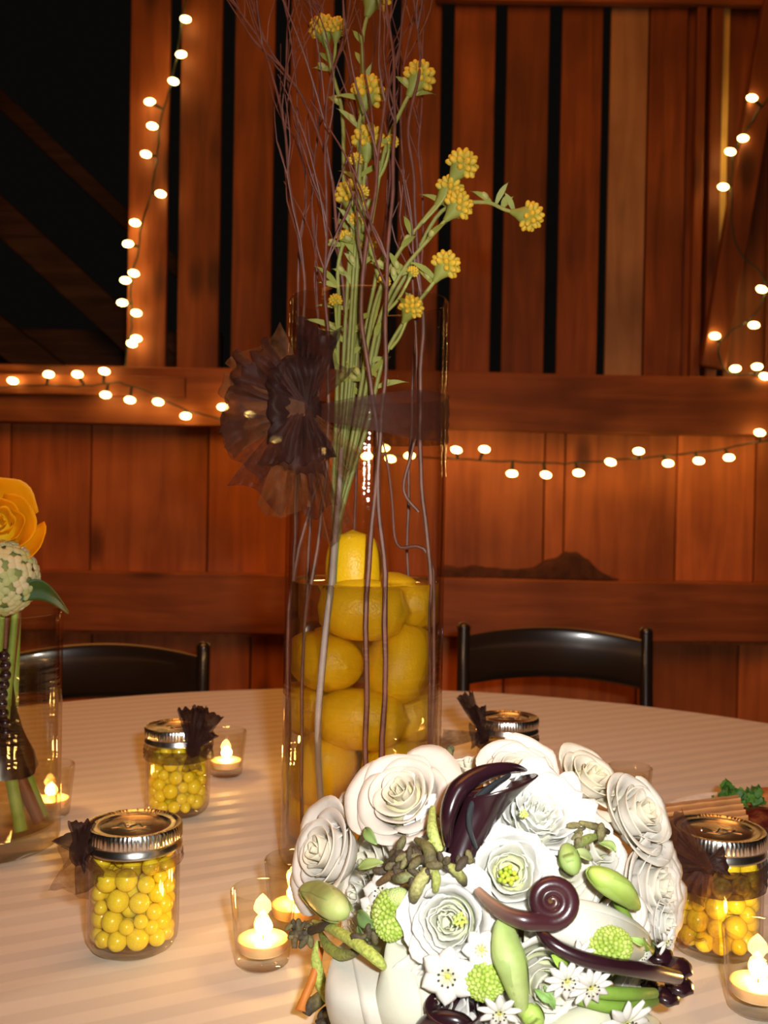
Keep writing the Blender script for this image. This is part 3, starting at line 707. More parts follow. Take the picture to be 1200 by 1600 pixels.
def jar(px, py, where, n, bowl, seed, dens=TULLE):
    c = H(px, py, TZ + .095); c.z = TZ + .002
    r = empty('candy_jar', c, 'glass jar of yellow candy ' + where, 'jar', 'candy jars with brown bows')
    R = .0345
    pr = [(0, 0), (.026, 0), (.031, .003), (.0338, .009), (R, .018), (R, .066), (.0338, .072), (.0318, .077), (.031, .080), (.031, .090),
          (.0290, .090), (.0290, .079), (.030, .074), (.0318, .068), (R - .0022, .062), (R - .0022, .018), (.031, .010), (.026, .006), (0, .005)]
    MB().lathe(pr, c, 56).build('jar_glass', GLASS, r, ang=60)
    # screw band with ridges
    pb = [(.0300, .0925), (.0330, .0945), (.0350, .0945), (.0358, .0925), (.0358, .0850), (.0348, .0835), (.0350, .0815), (.0362, .0795), (.0362, .0775), (.0345, .0765), (.0345, .0775), (.0335, .085), (.0335, .092)]
    def wob(a, z): return 1 + (.010 * (1 if sin(a * 72) > 0 else 0) if .0846 < z < .0930 else 0)
    MB().lathe(pb, c, 288, wob=wob).build('screw_band', STEEL, r, ang=35)
    lid = MB().lathe([(0, .0925), (.0215, .0925), (.0235, .0918), (.0262, .0918), (.0275, .0932), (.0310, .0935), (.0320, .0925), (.0320, .0905), (0, .0905)], c, 64)
    lo = lid.build('lid_disc', STEEL, r, ang=35)
    em = MB(); ez = c.z + .0929
    pts = [Vector((c.x + .013 * (t - .5) * 2, c.y + .006 * sin(t * 13) * (1 - .5 * t) - .001, ez)) for t in [k / 24 for k in range(25)]]
    em.tube(pts, .0007, 6, flat=.6); em.tube([Vector((c.x - .015 + .03 * k / 10, c.y - .009 + .002 * sin(k), ez)) for k in range(11)], .0005, 6, flat=.6)
    em.build('embossed_mark', STEEL, lo)
    zb = c.z + .073
    MBb = cyl_band(c, R + .0012, lambda a: c.z + bowl['z0'], lambda a: c.z + bowl['z1'], 64, .0018, seed)
    MBb.build('ribbon_band', bowl.get('m', TULLE), r)
    ang = bowl['a']; kd = Vector((sin(ang), -cos(ang), 0)); kc = Vector((c.x, c.y, c.z + bowl.get('kz', .078))) + kd * (R + .006)
    bw = MB().ball(kc, (.008, .008, .010), 12, 8, warp=lambda p: 1 + .2 * noise.noise(p * 3)).build('bow', TULLE2, r)
    front = -(kc - CAM).normalized()
    for i, (tx, ty, wd, kind, m) in enumerate(bowl['lobes']):
        tp = P(tx, ty, kc.y - .004); d_ = tp - kc
        if tp.z < TZ + .006: tp.z = TZ + .006; d_ = tp - kc
        lobe(kc + front * .004, d_, d_.length, wd, front, seed + i * 2.7, kind).build('bow_loop' if kind == 'loop' else 'bow_tail', m, bw)
    short = where.split(',')[0]
    for (x, y, z, rr) in relax(n, R - .0026, .062, .0052, .0088, seed):
        lay = ['bottom', 'lower', 'middle', 'upper', 'top'][min(4, int(z / .0115))]
        sd = 'front' if -y > abs(x) else ('back' if y > abs(x) else ('left' if x < 0 else 'right'))
        lab = '%s yellow candy ball, %s layer, %s side, jar %s' % ('small' if rr < .0064 else ('large' if rr > .0077 else 'round'), lay, sd, short)
        candy(Vector((c.x + x, c.y + y, c.z + .0062 + z)), rr * .985, lab, 'candy balls in the jar ' + where)
jar(210, 1288, 'at the front left of the table', 84, {'a': radians(-62), 'z0': .066, 'z1': .074, 'm': TULLE3, 'lobes': [(112, 1300, .030, 'loop', TULLE2), (132, 1330, .030, 'loop', TULLE2), (108, 1395, .030, 'tail', TULLE3), (145, 1385, .026, 'tail', TULLE), (128, 1285, .02, 'loop', TULLE2), (95, 1340, .018, 'tail', TULLE3)]}, 11)
jar(279, 1135, 'at the left rear, bow on its right side', 84, {'a': radians(34), 'z0': .060, 'z1': .073, 'm': TULLE, 'lobes': [(325, 1112, .035, 'loop', TULLE2), (300, 1106, .030, 'loop', TULLE2), (335, 1165, .032, 'tail', TULLE), (300, 1205, .022, 'tail', TULLE), (312, 1140, .04, 'loop', TULLE2)]}, 23)
jar(1122, 1296, 'at the right, in front of the plate', 84, {'a': radians(-30), 'z0': .052, 'z1': .073, 'm': TULLE2, 'lobes': [(1042, 1285, .030, 'loop', TULLE), (1050, 1330, .032, 'loop', TULLE2), (1092, 1480, .030, 'tail', TULLE3), (1070, 1400, .030, 'tail', TULLE), (1135, 1345, .022, 'loop', TULLE2)]}, 37)
jar(793, 1121, 'furthest back, seen over the white bouquet', 46, {'a': radians(-50), 'z0': .060, 'z1': .073, 'm': TULLE2, 'lobes': [(726, 1085, .020, 'loop', TULLE2), (745, 1105, .022, 'loop', TULLE2), (735, 1150, .03, 'tail', TULLE2), (690, 1155, .022, 'tail', TULLE)]}, 51)
# ------------------------------------------------------------------ candle holders
def votive(px, py, label, lit=True, wax=.018, hgt=.055):
    c = H(px, py, TZ + hgt); c.z = TZ + .002
    r = empty('candle_holder', c, label, 'candle holder', 'small clear glass candle holders')
    pr = [(0, 0), (.0175, 0), (.0195, .002), (.0200, .006), (.0245, hgt - .003), (.0244, hgt - .001), (.0235, hgt), (.0226, hgt - .001), (.0224, hgt - .004), (.0186, .012), (.015, .009), (0, .008)]
    MB().lathe(pr, c, 48).build('glass_cup', GLASS, r, ang=60)
    MB().lathe([(0, .0085), (.0165, .0095), (.0175, .012), (.0185, wax), (.016, wax + .0006), (.004, wax - .0004), (0, wax - .0004)], c, 32).build('wax', WAXM, r, ang=60)
    wk = MB().tube([c + Vector((0, 0, wax - .001)), c + Vector((.0004, 0, wax + .004)), c + Vector((.0012, 0, wax + .008))], .0006, 6).build('wick', WICK, r)
    if lit:
        pf = [(.0001, .0), (.0040, .0012), (.0060, .0038), (.0064, .0064), (.0052, .0094), (.0026, .0120), (.0001, .0140)]
        MB().lathe(pf, c + Vector((.0005, 0, wax + .003)), 16).build('flame', FLAME, r, ang=0)
    return r
votive(412, 1392, 'lit candle in a small glass beside the front left jar, nearest of two')
votive(461, 1344, 'lit candle in a small glass half hidden by the bouquet, behind its nearer twin')
votive(354, 1143, 'lit candle in a small glass close behind the left rear jar')
votive(80, 1196, 'lit candle in a small glass behind the short vase')
votive(1186, 1455, 'lit candle in a small glass at the lower right edge in front of a jar')
votive(984, 1200, 'unlit small glass behind the bouquet on the bare right of the cloth', lit=False)
votive(655, 1098, 'lit candle in a small glass standing behind the tall vase')
# ------------------------------------------------------------------ short vase at the left with its bouquet
SB = H(-22, 1322); SB.z = TZ + .0025
SR, SH = .0695, wz(955, -22, SB.y) - SB.z
def short_vase():
    r = empty('short_cylinder_vase', SB, 'short wide glass vase of yellow and cream flowers at the left edge', 'vase')
    pr = [(0, 0), (SR - .006, 0), (SR - .001, .003), (SR, .008)] + [(SR, .008 + (SH - .010) * k / 8) for k in range(1, 9)] + [(SR - .0015, SH), (SR - .0035, SH - .001)] + [(SR - .0035, SH - .004 - (SH - .026) * k / 8) for k in range(0, 9)] + [(SR - .012, .018), (0, .016)]
    MB().lathe(pr, SB, 80).build('glass_wall', VGLASS, r, ang=60)
short_vase()
SWL = wz(1086, 20, SB.y); sr = SR - .0042
o = MB().lathe([(0, SB.z + .017), (sr, SB.z + .019), (sr, SWL), (sr - .003, SWL - .001), (0, SWL - .0015)], (SB.x, SB.y, 0), 72).build('vase_water', WATERC, loc=SB, ang=40)
tag(o, 'clear water standing in the short vase at the left edge', 'water')
def petal_fn(R, rr, rh, A0, phi, curl, ruf, seed, M3, c, z0=-.45, top_pow=3.2, point=0, wavn=7, close=0):
    def fn(uu, v):
        u = uu * 2 - 1
        top = 1 - (.17 + point) * abs(u) ** top_pow
        if point: top += point * (1 - abs(u)) * .35
        vv = v * top
        A = A0 * (.38 + .62 * sin(min(1, vv * 1.3) * pi / 2))
        ang = phi + u * A
        rho = rr * (.15 + .85 * sin(min(1, vv) * pi / 2) ** .85) * (1 + .07 * u) * (1 - close * vv * vv)
        h = rh * vv ** 1.2
        s = max(0, vv - .68) / .32
        rho += curl * R * s * s; h -= curl * R * .55 * s * s
        e = max(0, v - .45) / .55
        wv = (sin(u * wavn + seed * 3.1) * .5 + 1.5 * noise.noise(Vector((u * wavn * .45, v * 1.5, seed * 1.7)))) * ruf * e * e
        nn = noise.noise(Vector((u * 1.6, v * 2, seed))) * .07
        rho += (wv * .7 + nn) * R; h += (wv * .6 + nn * .6) * R
        return c + M3 @ Vector((rho * cos(ang), rho * sin(ang), h + z0 * R))
    return fn
def petal_col(inner, outer, tip, seed):
    def f(u, v):
        t = min(1, v * 1.6); c = lerp(inner, outer, t)
        e = max(0, (v - .9) / .1) * .5 + max(0, (abs(u * 2 - 1) - .9) / .1) * .15
        return lerp(c, tip, min(1, e) * (.5 + .5 * noise.noise(Vector((u * 5, seed, 0)))))
    return f
CREAM = (.88, .85, .74); IVORY = (.86, .80, .68); WHITE = (.90, .90, .86); PINKW = (.88, .82, .75)
def rose(parent, c, nrm, R, name='rose', label=None, n=20, seed=1, out=CREAM, inn=(.80, .78, .48), tip=(.80, .70, .50), ruf=.02, curl=.22, tight=.10, flat=.0, outer=8, A=(2.0, 1.0), hh=(.92, .34), twist=0, wavn=7, mat=None):
    M3 = frame(nrm) @ Matrix.Rotation(twist, 3, 'Z'); c = Vector(c); mat = mat or PETAL
    core = MB(); rg = random.Random(seed)
    po = []
    for k in range(n):
        t = k / (n - 1); rr = R * (tight + (.93 - tight) * t ** 1.05); rh = R * ((.30 + .32 * hh[0]) * (1 - t) + hh[1] * t) + .42 * R
        A0 = A[0] * (1 - t) + A[1] * t; phi = k * 2.39996 + rg.uniform(-.2, .2)
        f = petal_fn(R, rr, rh, A0, phi, curl * t * rg.uniform(.7, 1.3), ruf * (.4 + t), seed * 7 + k, M3, c, wavn=wavn, close=.28 * (1 - t))
        cf = petal_col(inn, lerp(inn, out, min(1, .45 + t)), tip, seed + k)
        if k < n - outer: core.grid(f, 16, 10, cf)
        else: po.append(MB().grid(f, 16, 12, cf))
    core.lathe([(.0001, -.5 * R), (.25 * R, -.5 * R), (.45 * R, -.2 * R), (.3 * R, .1 * R), (.0001, .15 * R)], c, 12, M3, col=inn)
    r = core.build(name, mat, parent, ang=0, solid=.0004)
    if label: r['label'] = label
    for m in po: m.build('petal', mat, r, ang=0, solid=.0006)
    return r
# the flowers that stand in it
sc = Vector((SB.x, SB.y, 0))
fb = empty('flower_bunch', Vector((SB.x, SB.y, SB.z + .02)), 'bunch of yellow and cream flowers standing in the short left vase', 'flowers')
YC = P(-6, 826, SB.y - .03)
rose(fb, YC, (.50, -.80, .32), .050, 'yellow_bloom', n=13, seed=5, out=(1.0, .52, .005), inn=(1.0, .66, .01), tip=(.95, .30, .005), curl=.10, A=(1.6, 1.0), outer=7, ruf=.02, hh=(.8, .45))
hy = MB(); rg = random.Random(4)
HC = P(0, 903, SB.y - .035)
hy.ball(HC, .030, 12, 8, col=(.45, .50, .15))
for k in range(70):
    th = math.acos(1 - 2 * (k + .5) / 70); a = k * 2.4
    d_ = Vector((sin(th) * cos(a), sin(th) * sin(a), cos(th))); p = HC + d_ * .034; fr = frame(d_)
    cl = lerp((.62, .68, .28), (.92, .80, .52), rg.random())
    for q in range(4):
        m_ = fr @ Matrix.Rotation(q * pi / 2 + k, 3, 'Z')
        hy.ball(p + m_ @ Vector((.0042, 0, 0)), (.0052, .0042, .0022), 7, 5, m_, col=cl)
hy.build('hydrangea_cluster', PETAL, fb)
lf = MB(); a = P(20, 940, SB.y - .05); b = P(108, 946, SB.y - .03); up = Vector((0, -.4, 1)).normalized()
lf.grid(lambda u, v: a.lerp(b, v) + up * ((u - .5) * .022 * sin(pi * min(1, v * .9 + .06)) ** .8) + Vector((0, 0, .016 * sin(pi * v) - .006 * v)) + Vector((0, -.006 * abs(u - .5), 0)), 8, 14, col=lambda u, v: lerp((.03, .08, .01), (.22, .15, .03), max(0, v - .6) * 2))
lf.build('leaf', ATTR, fb, solid=.0006)
tie = Vector((SB.x + .004, SB.y - .004, wz(1150, 0, SB.y)))
top0 = Vector((SB.x, SB.y, SWL + .11))
for k in range(13):
    a = k * 2.4; rr = .013 + .004 * (k % 3)
    foot = Vector((SB.x + .052 * cos(a), SB.y + .052 * sin(a), SB.z + .022)); mid = tie + Vector((rr * cos(a), rr * sin(a), 0)); tp = top0 + Vector((.03 * cos(a + .4), .03 * sin(a + .4), 0))
    cl = (.30, .42, .06) if k % 3 else (.25, .08, .03)
    MB().tube([foot, foot.lerp(mid, .6), mid, mid.lerp(tp, .4), tp], [.0062, .006, .005, .004, .003], 8, col=cl, smooth=4).build('stem', ATTR, fb)
cone = MB().lathe([(.046, -.045), (.040, -.030), (.028, -.005), (.023, .02), (.021, .045), (.023, .07), (.020, .071), (.018, .045), (.020, .02), (.026, -.005), (.038, -.030), (.044, -.045)], tie + Vector((0, 0, .012)), 32, wob=lambda a, z: 1 + .07 * sin(a * 5 + z * 60))
wb = cone.build('stem_wrap', DARKP, fb); wb['label'] = 'dark glossy wrap around the stems'
bead = MB()
for k in range(9): bead.ball(P(6 + 3 * sin(k), 1025 + k * 15, SB.y - .052), .0052, 10, 7)
bead.build('bead_trim', DARKP, fb)
# ------------------------------------------------------------------ plate of food at the right
PC = H(1196, 1312)
def plate():
    c = Vector((PC.x, PC.y, TZ + .002))
    r = empty('plate', c, 'white plate of food at the right edge behind the candy jar', 'plate')
    MB().lathe([(0, .002), (.055, .002), (.062, .0), (.066, .002), (.092, .013), (.101, .016), (.102, .018), (.098, .0185), (.068, .008), (.060, .006), (0, .006)], c, 64).build('dish', pmat('china', (.86, .86, .88), .2, coat=.4), r, ang=50)
plate()
pz = TZ + .010
def cracker():
    a = P(1052, 1277, .98); b = P(1160, 1300, .98)
    c = P(1105, 1270, PC.y - .055); c.z = pz + .024
    mb = MB(); rot = (Matrix.Rotation(radians(-8), 3, 'Y') @ Matrix.Rotation(radians(38), 3, 'X'))
    def fn(u, v):
        x = (u - .5) * .078; y = (v - .5) * .048; z = .0022 * sin(v * 2 * pi * 7) + .001 * noise.noise(Vector((x * 90, y * 90, 0)))
        return c + rot @ Vector((x, y, z + .004))
    def fn2(u, v):
        p = fn(1 - u, v); return p - rot @ Vector((0, 0, .009))
    mb.grid(fn, 24, 56, col=lambda u, v: lerp((.30, .11, .03), (.62, .30, .09), .5 + .5 * sin(v * 2 * pi * 7)))
    mb.grid(fn2, 24, 56, col=(.35, .14, .04))
    for e in (0, 1):
        mb.grid(lambda u, v: (fn(u, e) - rot @ Vector((0, 0, .0085 * v))), 24, 1, col=(.4, .17, .05))
        mb.grid(lambda u, v: (fn(e, u) - rot @ Vector((0, 0, .0085 * v))), 56, 1, col=(.4, .17, .05))
    o = mb.build('cracker', pmat('toasted', (1, 1, 1), .6, attr=True), loc=c, ang=60)
    tag(o, 'ridged brown cracker leaning on the plate rim above the jar lid', 'cracker')
cracker()
rg = random.Random(9)
hb = MB(); hc = P(1158, 1248, PC.y + .01); hc.z = pz + .032
hb.tube([Vector((hc.x + .02, hc.y, pz - .002)), hc], .0015, 6, col=(.1, .2, .03))
for k in range(46):
    d_ = Vector((rg.gauss(0, 1), rg.gauss(0, .6), rg.gauss(0, .45))); p = hc + Vector((d_.x * .016, d_.y * .010, d_.z * .008)); fr = frame(Vector((rg.gauss(0, 1), rg.gauss(-.3, 1), rg.gauss(.6, 1))))
    L = rg.uniform(.008, .014)
    hb.grid(lambda u, v: p + fr @ Vector(((u - .5) * L * .8 * sin(pi * (v * .8 + .15)) * (1 + .25 * sin(v * 18)), (v - .5) * L, .003 * sin(u * 6))), 4, 6, col=lerp((.03, .12, .02), (.10, .25, .03), rg.random()))
tag(hb.build('parsley', ATTR, loc=hc), 'green curly herb sprig on the plate behind the cracker', 'herb')
for i, (px, py, rr, lab, dz, nm, cat) in enumerate([(1192, 1262, .026, 'dark red slice of meat lying beside the herb sprig', .016, 'meat_slice', 'meat'), (1184, 1292, .024, 'dark red slice of meat nearest the jar lid', .008, 'meat_slice', 'meat'), (1204, 1232, .028, 'crusty brown bread piece at the back of the plate', .02, 'bread_piece', 'bread')]):
    p = P(px, py, PC.y - .02 + .03 * i); p.z = pz + dz - (0 if i != 1 else 0)
    mcol = pmat('meat%d' % i, (.10, .012, .010) if i < 2 else (.45, .17, .05), .3 if i < 2 else .7, noise_s=60, noise_a=.4, bump=.5, bump_s=120)
    tag(MB().ball(p, (rr, rr * .8, .012), 24, 14, warp=lambda q: 1 + .22 * noise.noise(q * 2.2 + Vector((i * 5, 0, 0)))).build(nm, mcol, loc=p), lab, cat)
# ------------------------------------------------------------------ the white bouquet
BC = P(772, 1440, .675); BR = .098
bq = empty('bridal_bouquet', Vector((BC.x, BC.y, TZ)), 'large round bouquet of white roses and dark lilies lying in front', 'bouquet')
def dome(px, py, lift=0, R=BR):
    d = ray(px, py); oc = CAM - BC; A_ = d.dot(d); B_ = 2 * d.dot(oc); C_ = oc.dot(oc) - (R + lift) ** 2
    D_ = B_ * B_ - 4 * A_ * C_
    t = (-B_ - sqrt(D_)) / (2 * A_) if D_ > 0 else -B_ / (2 * A_)
    return CAM + d * t
def dn(p, tilt=(0, 0, 0)): return ((p - BC).normalized() + Vector(tilt)).normalized()
# core of foliage
core = MB(); core.ball(BC + Vector((0, .004, -.004)), (.088, .082, .060), 40, 24, col=(.16, .20, .07), warp=lambda p: 1 + .08 * noise.noise(p * 4))
core.build('foliage_core', ATTR, bq)
# handle behind
hd = MB()
for k in range(9):
    a = k * 2.4; o_ = Vector((.010 * cos(a), 0, .010 * sin(a)))
    hd.tube([BC + o_ + Vector((.01, .05, -.02)), BC + o_ * 1.0 + Vector((.02, .12, -.045)), Vector((BC.x + .03, BC.y + .20, TZ + .016)) + o_], .0045, 8, col=(.20, .30, .06))
hd.build('stem_bundle', ATTR, bq)
def fl(px, py, rpx, lift=0.0, R=BR, **kw):
    p = dome(px, py, lift, R); dpt = p.y; Rr = rpx * dpt / F
    tilt = kw.pop('tilt', (0, 0, 0))
    return rose(bq, p, dn(p, tilt), Rr, **kw)
TOCAM = Vector((0, -1, .35))
fl(632, 1250, 86, lift=.006, name='rose', n=19, seed=2, out=PINKW, curl=.34, tilt=(.15, -.7, .0), tight=.06, outer=8, hh=(.80, .30))
fl(520, 1335, 78, lift=.000, name='rose', n=16, seed=8, out=(.89, .86, .80), curl=.25, tilt=(-.1, -.75, .15), outer=8, hh=(1.0, .45))
fl(592, 1350, 62, lift=-.012, name='rose', n=12, seed=12, out=CREAM, inn=(.82, .82, .55), curl=.20, tilt=(-.1, -.5, -.3), outer=7)
fl(806, 1216, 68, lift=.004, name='rose', n=17, seed=21, out=(.89, .85, .77), tip=(.45, .30, .15), curl=.18, tilt=(0, -.75, .15), outer=8, ruf=.03)
fl(838, 1278, 82, lift=.008, name='lisianthus', n=22, seed=31, out=WHITE, inn=(.86, .88, .74), tip=WHITE, ruf=.10, curl=.25, tilt=(0, -.35, 0), outer=9, wavn=10, hh=(.8, .35), A=(1.3, .9))
fl(796, 1364, 74, lift=.010, name='lisianthus', n=15, seed=35, out=WHITE, inn=(.78, .82, .45), tip=WHITE, ruf=.07, curl=.22, tight=.26, tilt=(-.05, -.5, 0), outer=8, wavn=9)
fl(706, 1438, 82, lift=.010, name='lisianthus', n=20, seed=41, out=WHITE, inn=(.80, .86, .58), tip=WHITE, ruf=.07, curl=.2, tight=.16, tilt=(0, -.3, 0), outer=9, wavn=9)
fl(918, 1222, 62, lift=-.002, name='rose', n=13, seed=45, out=(.88, .84, .72), tip=(.75, .65, .35), curl=.3, tilt=(.0, -.7, .15), outer=7)
fl(990, 1275, 72, lift=.002, name='rose', n=16, seed=52, out=(.89, .87, .80), curl=.22, tilt=(.05, -.75, .1), outer=8, tip=(.75, .6, .35))
fl(1008, 1385, 84, lift=.000, name='lisianthus', n=19, seed=58, out=(.89, .86, .80), inn=(.82, .84, .62), tip=(.85, .72, .55), ruf=.06, curl=.25, tilt=(.0, -.75, 0), outer=9, wavn=11)
fl(925, 1330, 62, lift=-.010, name='lisianthus', n=13, seed=63, out=WHITE, inn=(.7, .75, .4), ruf=.05, curl=.2, tilt=(0, -.4, 0), outer=7, wavn=8)
fl(655, 1560, 60, lift=-.004, name='lisianthus', n=14, seed=71, out=(.86, .88, .72), inn=(.62, .72, .30), tip=WHITE, ruf=.07, curl=.2, tilt=(-.1, -.4, -.1), outer=8, wavn=9)
fl(690, 1548, 66, lift=.004, name='lisianthus', n=15, seed=74, out=WHITE, inn=(.75, .8, .5), tip=WHITE, ruf=.07, curl=.2, tilt=(0, -.4, -.1), outer=8, wavn=9)
fl(845, 1530, 84, lift=.000, name='lisianthus', n=17, seed=77, out=(.89, .88, .80), inn=(.75, .8, .5), tip=WHITE, ruf=.07, curl=.2, tilt=(.1, -.3, -.1), outer=8, wavn=10)
fl(925, 1610, 84, lift=.000, name='rose', n=13, seed=81, out=(.88, .87, .70), curl=.2, tilt=(0, -.3, -.1), outer=8)
fl(770, 1640, 80, lift=.000, name='lisianthus', n=14, seed=84, out=WHITE, curl=.2, tilt=(0, -.3, -.1), outer=8, ruf=.05)
for q, (x, y, r_, lf_) in enumerate(((690, 1295, 60, -.012), (755, 1455, 60, -.010), (960, 1435, 62, -.008), (872, 1462, 60, -.012), (570, 1400, 52, -.010), (735, 1205, 40, -.008), (1030, 1440, 46, -.006), (640, 1400, 44, -.014), (985, 1530, 50, -.012), (880, 1360, 52, -.010), (545, 1270, 40, -.014), (560, 1470, 44, -.016))):
    fl(x, y, r_, lift=lf_, name='rose' if q % 2 else 'lisianthus', n=11, seed=100 + q, out=CREAM if q % 2 else WHITE, inn=(.80, .82, .60), tip=CREAM, ruf=.05, curl=.25, tilt=(0, -.45, 0), outer=6, wavn=8)
# yellow-green flower eyes
def eye(px, py, rpx, lift, col):
    p = dome(px, py, lift); r_ = rpx * p.y / F; mb = MB(); fr = frame(dn(p, (0, -.4, 0)))
    for k in range(14):
        a = k * 2.4; q = sqrt(k / 14) * r_
        mb.ball(p + fr @ Vector((q * cos(a), q * sin(a), 0)), (r_ * .3, r_ * .3, r_ * .55), 7, 5, fr, col=lerp(col, (.85, .80, .10), (k % 3) / 3))
    mb.build('flower_centre', ATTR, bq)
eye(793, 1368, 15, .026, (.45, .62, .05)); eye(718, 1437, 11, .030, (.55, .75, .25)); eye(818, 1272, 7, .034, (.6, .7, .3))
# smooth spathe lilies
def calla(basep, tipd, L, r0, r1, openv, mat, col, name, label=None, flare=.5, point=.5, wrap=1.0, spadix=True, bend=(0, 0, 0)):
    z = Vector(tipd).normalized(); x = Vector(openv); fr = frame(z, x); b = Vector(basep); bend = Vector(bend)
    mb = MB()
    def fn(u, v):
        a = (u * 2 - 1) * pi * wrap + pi; # seam opposite to the point
        t = v; r = r0 + (r1 - r0) * t ** 1.5
        back = .5 - .5 * cos(a - pi)      # 0 at the back (pointed lip), 1 at the seam
        zz = L * t * (1 + point * (1 - back) ** 1.5 * t - .25 * back * t)
        r *= 1 + flare * max(0, t - .7) ** 1.3 * 2.2 * (1 - .3 * back)
        sp = 1 + .22 * (u - .5)
        return b + fr @ Vector((r * sp * cos(a), r * sp * sin(a), zz)) + bend * t * t
    mb.grid(fn, 30, 18, col if callable(col) else (lambda u, v: col))
    o = mb.build(name, mat, bq, ang=0, solid=.0011)
    if label: o['label'] = label
    if spadix:
        MB().tube([b, b + fr @ Vector((0, 0, L * .4)) + bend * .2, b + fr @ Vector((0, 0, L * .75)) + bend * .5], [r0 * .6, r0 * .7, r0 * .5], 8, col=(.65, .50, .08)).build('spadix', ATTR, o)
    return o
WCAL = (.88, .87, .78)
def spathe(pix, rmax, flat, col, c2):
    pts = [dome(a, b, l) for a, b, l in pix]; sp, _ = spline(pts, 1, 7); m = len(sp)
    mb = MB(); t_ = (sp[-1] - sp[0]).normalized(); nn = dn(sp[m // 2]); sd = t_.cross(nn).normalized(); nn = sd.cross(t_)
    def fn(u, v):
        k = v * (m - 1); i0 = int(min(k, m - 2)); p = sp[i0].lerp(sp[i0 + 1], k - i0)
        r = rmax * max(.05, sin(pi * min(1, v * .86 + .11)) ** .7)
        a = u * 2.35 * pi - .3; rr = r * (1 + .10 * u) * (1 + .05 * sin(a * 3 + v * 4))
        return p + sd * rr * cos(a) + nn * rr * flat * sin(a)
    mb.grid(fn, 40, 22, col=lambda u, v: lerp(c2, col, min(1, v * 2.5)))
    return mb.build('calla_lily', PETAL, bq, ang=0, solid=.0006)
spathe([(1010, 1478, .004), (960, 1462, .014), (890, 1440, .018), (830, 1425, .014)], .0125, .5, WCAL, (.78, .82, .60))
spathe([(572, 1650, .004), (574, 1590, .010), (562, 1530, .014), (548, 1478, .006)], .0260, .75, WCAL, (.80, .84, .62))
spathe([(610, 1640, .004), (630, 1590, .010), (640, 1530, .012), (625, 1470, .006)], .0200, .6, (.86, .88, .74), (.70, .78, .45))
spathe([(820, 1650, .006), (880, 1625, .012), (950, 1605, .012), (1030, 1605, .004)], .0150, .6, (.88, .88, .70), (.78, .82, .55))
dk = 'dark purple glossy spathe'
calla(dome(714, 1352, .016), dome(746, 1225, .034) - dome(714, 1352, .016), .046, .008, .019, (-.9, -.2, .4), DARKP, (1, 1, 1), 'dark_calla_lily', dk, flare=.35, point=.32, spadix=False, bend=Vector((.012, .0, .0)))
tp = [dome(700, 1320, .024), dome(700, 1275, .036), dome(716, 1235, .040), dome(752, 1210, .040), dome(795, 1200, .034), dome(822, 1204, .026)]
MB().tube(tp, [.004, .008, .0105, .0085, .005, .0012], 14, smooth=6, flat=.6).build('dark_calla_lily', DARKP, bq)['label'] = dk
tp = [dome(744, 1325, .026), dome(733, 1290, .034), dome(738, 1258, .036), dome(765, 1232, .034), dome(796, 1212, .028)]
MB().tube(tp, [.002, .0035, .0045, .004, .002], 12, smooth=6, flat=.5).build('dark_calla_lily', pmat('grey_petal', (.035, .04, .045), .3, coat=.3), bq)
calla(dome(735, 1612, .010), dome(700, 1555, .024) - dome(735, 1612, .010), .024, .008, .013, (.3, -.2, 1), DARKP, (1, 1, 1), 'dark_calla_lily', dk, flare=.3, point=.3, spadix=False)
MB().tube([dome(650, 1612, .02), dome(680, 1592, .026), dome(720, 1597, .026), dome(745, 1620, .02)], [.003, .005, .005, .003], 12, smooth=5).build('dark_calla_lily', DARKP, bq)
# curled fern tip
def fid():
    c0 = dome(862, 1408, .038); fr = frame(dn(c0, (0, -1.4, .1)), (1, 0, 0)); k_ = c0.y / F
    pts = []; rad = []
    for (x, y, l) in ((746, 1391, .030), (765, 1410, .033), (790, 1428, .036), (820, 1438, .038)):
        pts.append(dome(x, y, l)); rad.append(.0016 + .0009 * len(pts))
    n = 64
    for i in range(n):
        t = i / (n - 1); a = -pi * .58 + t * 2 * pi * 2.55; r_ = (31 * (1 - t) ** .85 + 2.5) * k_
        pts.append(c0 + fr @ Vector((r_ * cos(a), r_ * sin(a) * .93, .0)) ); rad.append(.0052 - .0035 * t)
    pa, ra = spline(pts[:5], rad[:5], 6)
    mb = MB(); mb.tube(pa[:-1] + pts[4:], ra[:-1] + rad[4:], 12, col=lambda t, a: lerp(lerp((.30, .20, .14), (.045, .012, .016), min(1, t * 5)), (.10, .03, .02), max(0, t - .75) * 3))
    mb.build('curled_fern', pmat('fern_skin', (1, 1, 1), .3, attr=True, coat=.4, noise_a=.25), bq)['label'] = 'dark curled fern spiral'
fid()
def stalk(pix, rad, name, mat, col=None, label=None, n=12):
    pts = [dome(a, b, l) for a, b, l in pix]
    o = MB().tube(pts, rad, n, smooth=6, col=col).build(name, mat, bq)
    if label: o['label'] = label
    return o
stalk([(843, 1452, .020), (862, 1474, .026), (905, 1496, .030), (955, 1508, .032), (1010, 1517, .030), (1056, 1527, .022)], [.0028, .0036, .0042, .0044, .0046, .0046], 'fern_stalk', DARKP, label='thick dark glossy stalk')
for (px, py, rp, l) in ((1030, 1492, 26, .000), (1058, 1512, 28, .002), (1062, 1540, 26, .002), (1042, 1556, 24, .000), (1015, 1540, 18, .004)):
    p = dome(px, py, l); r_ = rp * p.y / F
    MB().ball(p, (r_, r_ * .5, r_ * .85), 16, 10, frame(dn(p)), warp=lambda q: 1 + .15 * noise.noise(q * 2)).build('dark_petal', DARKP, bq)
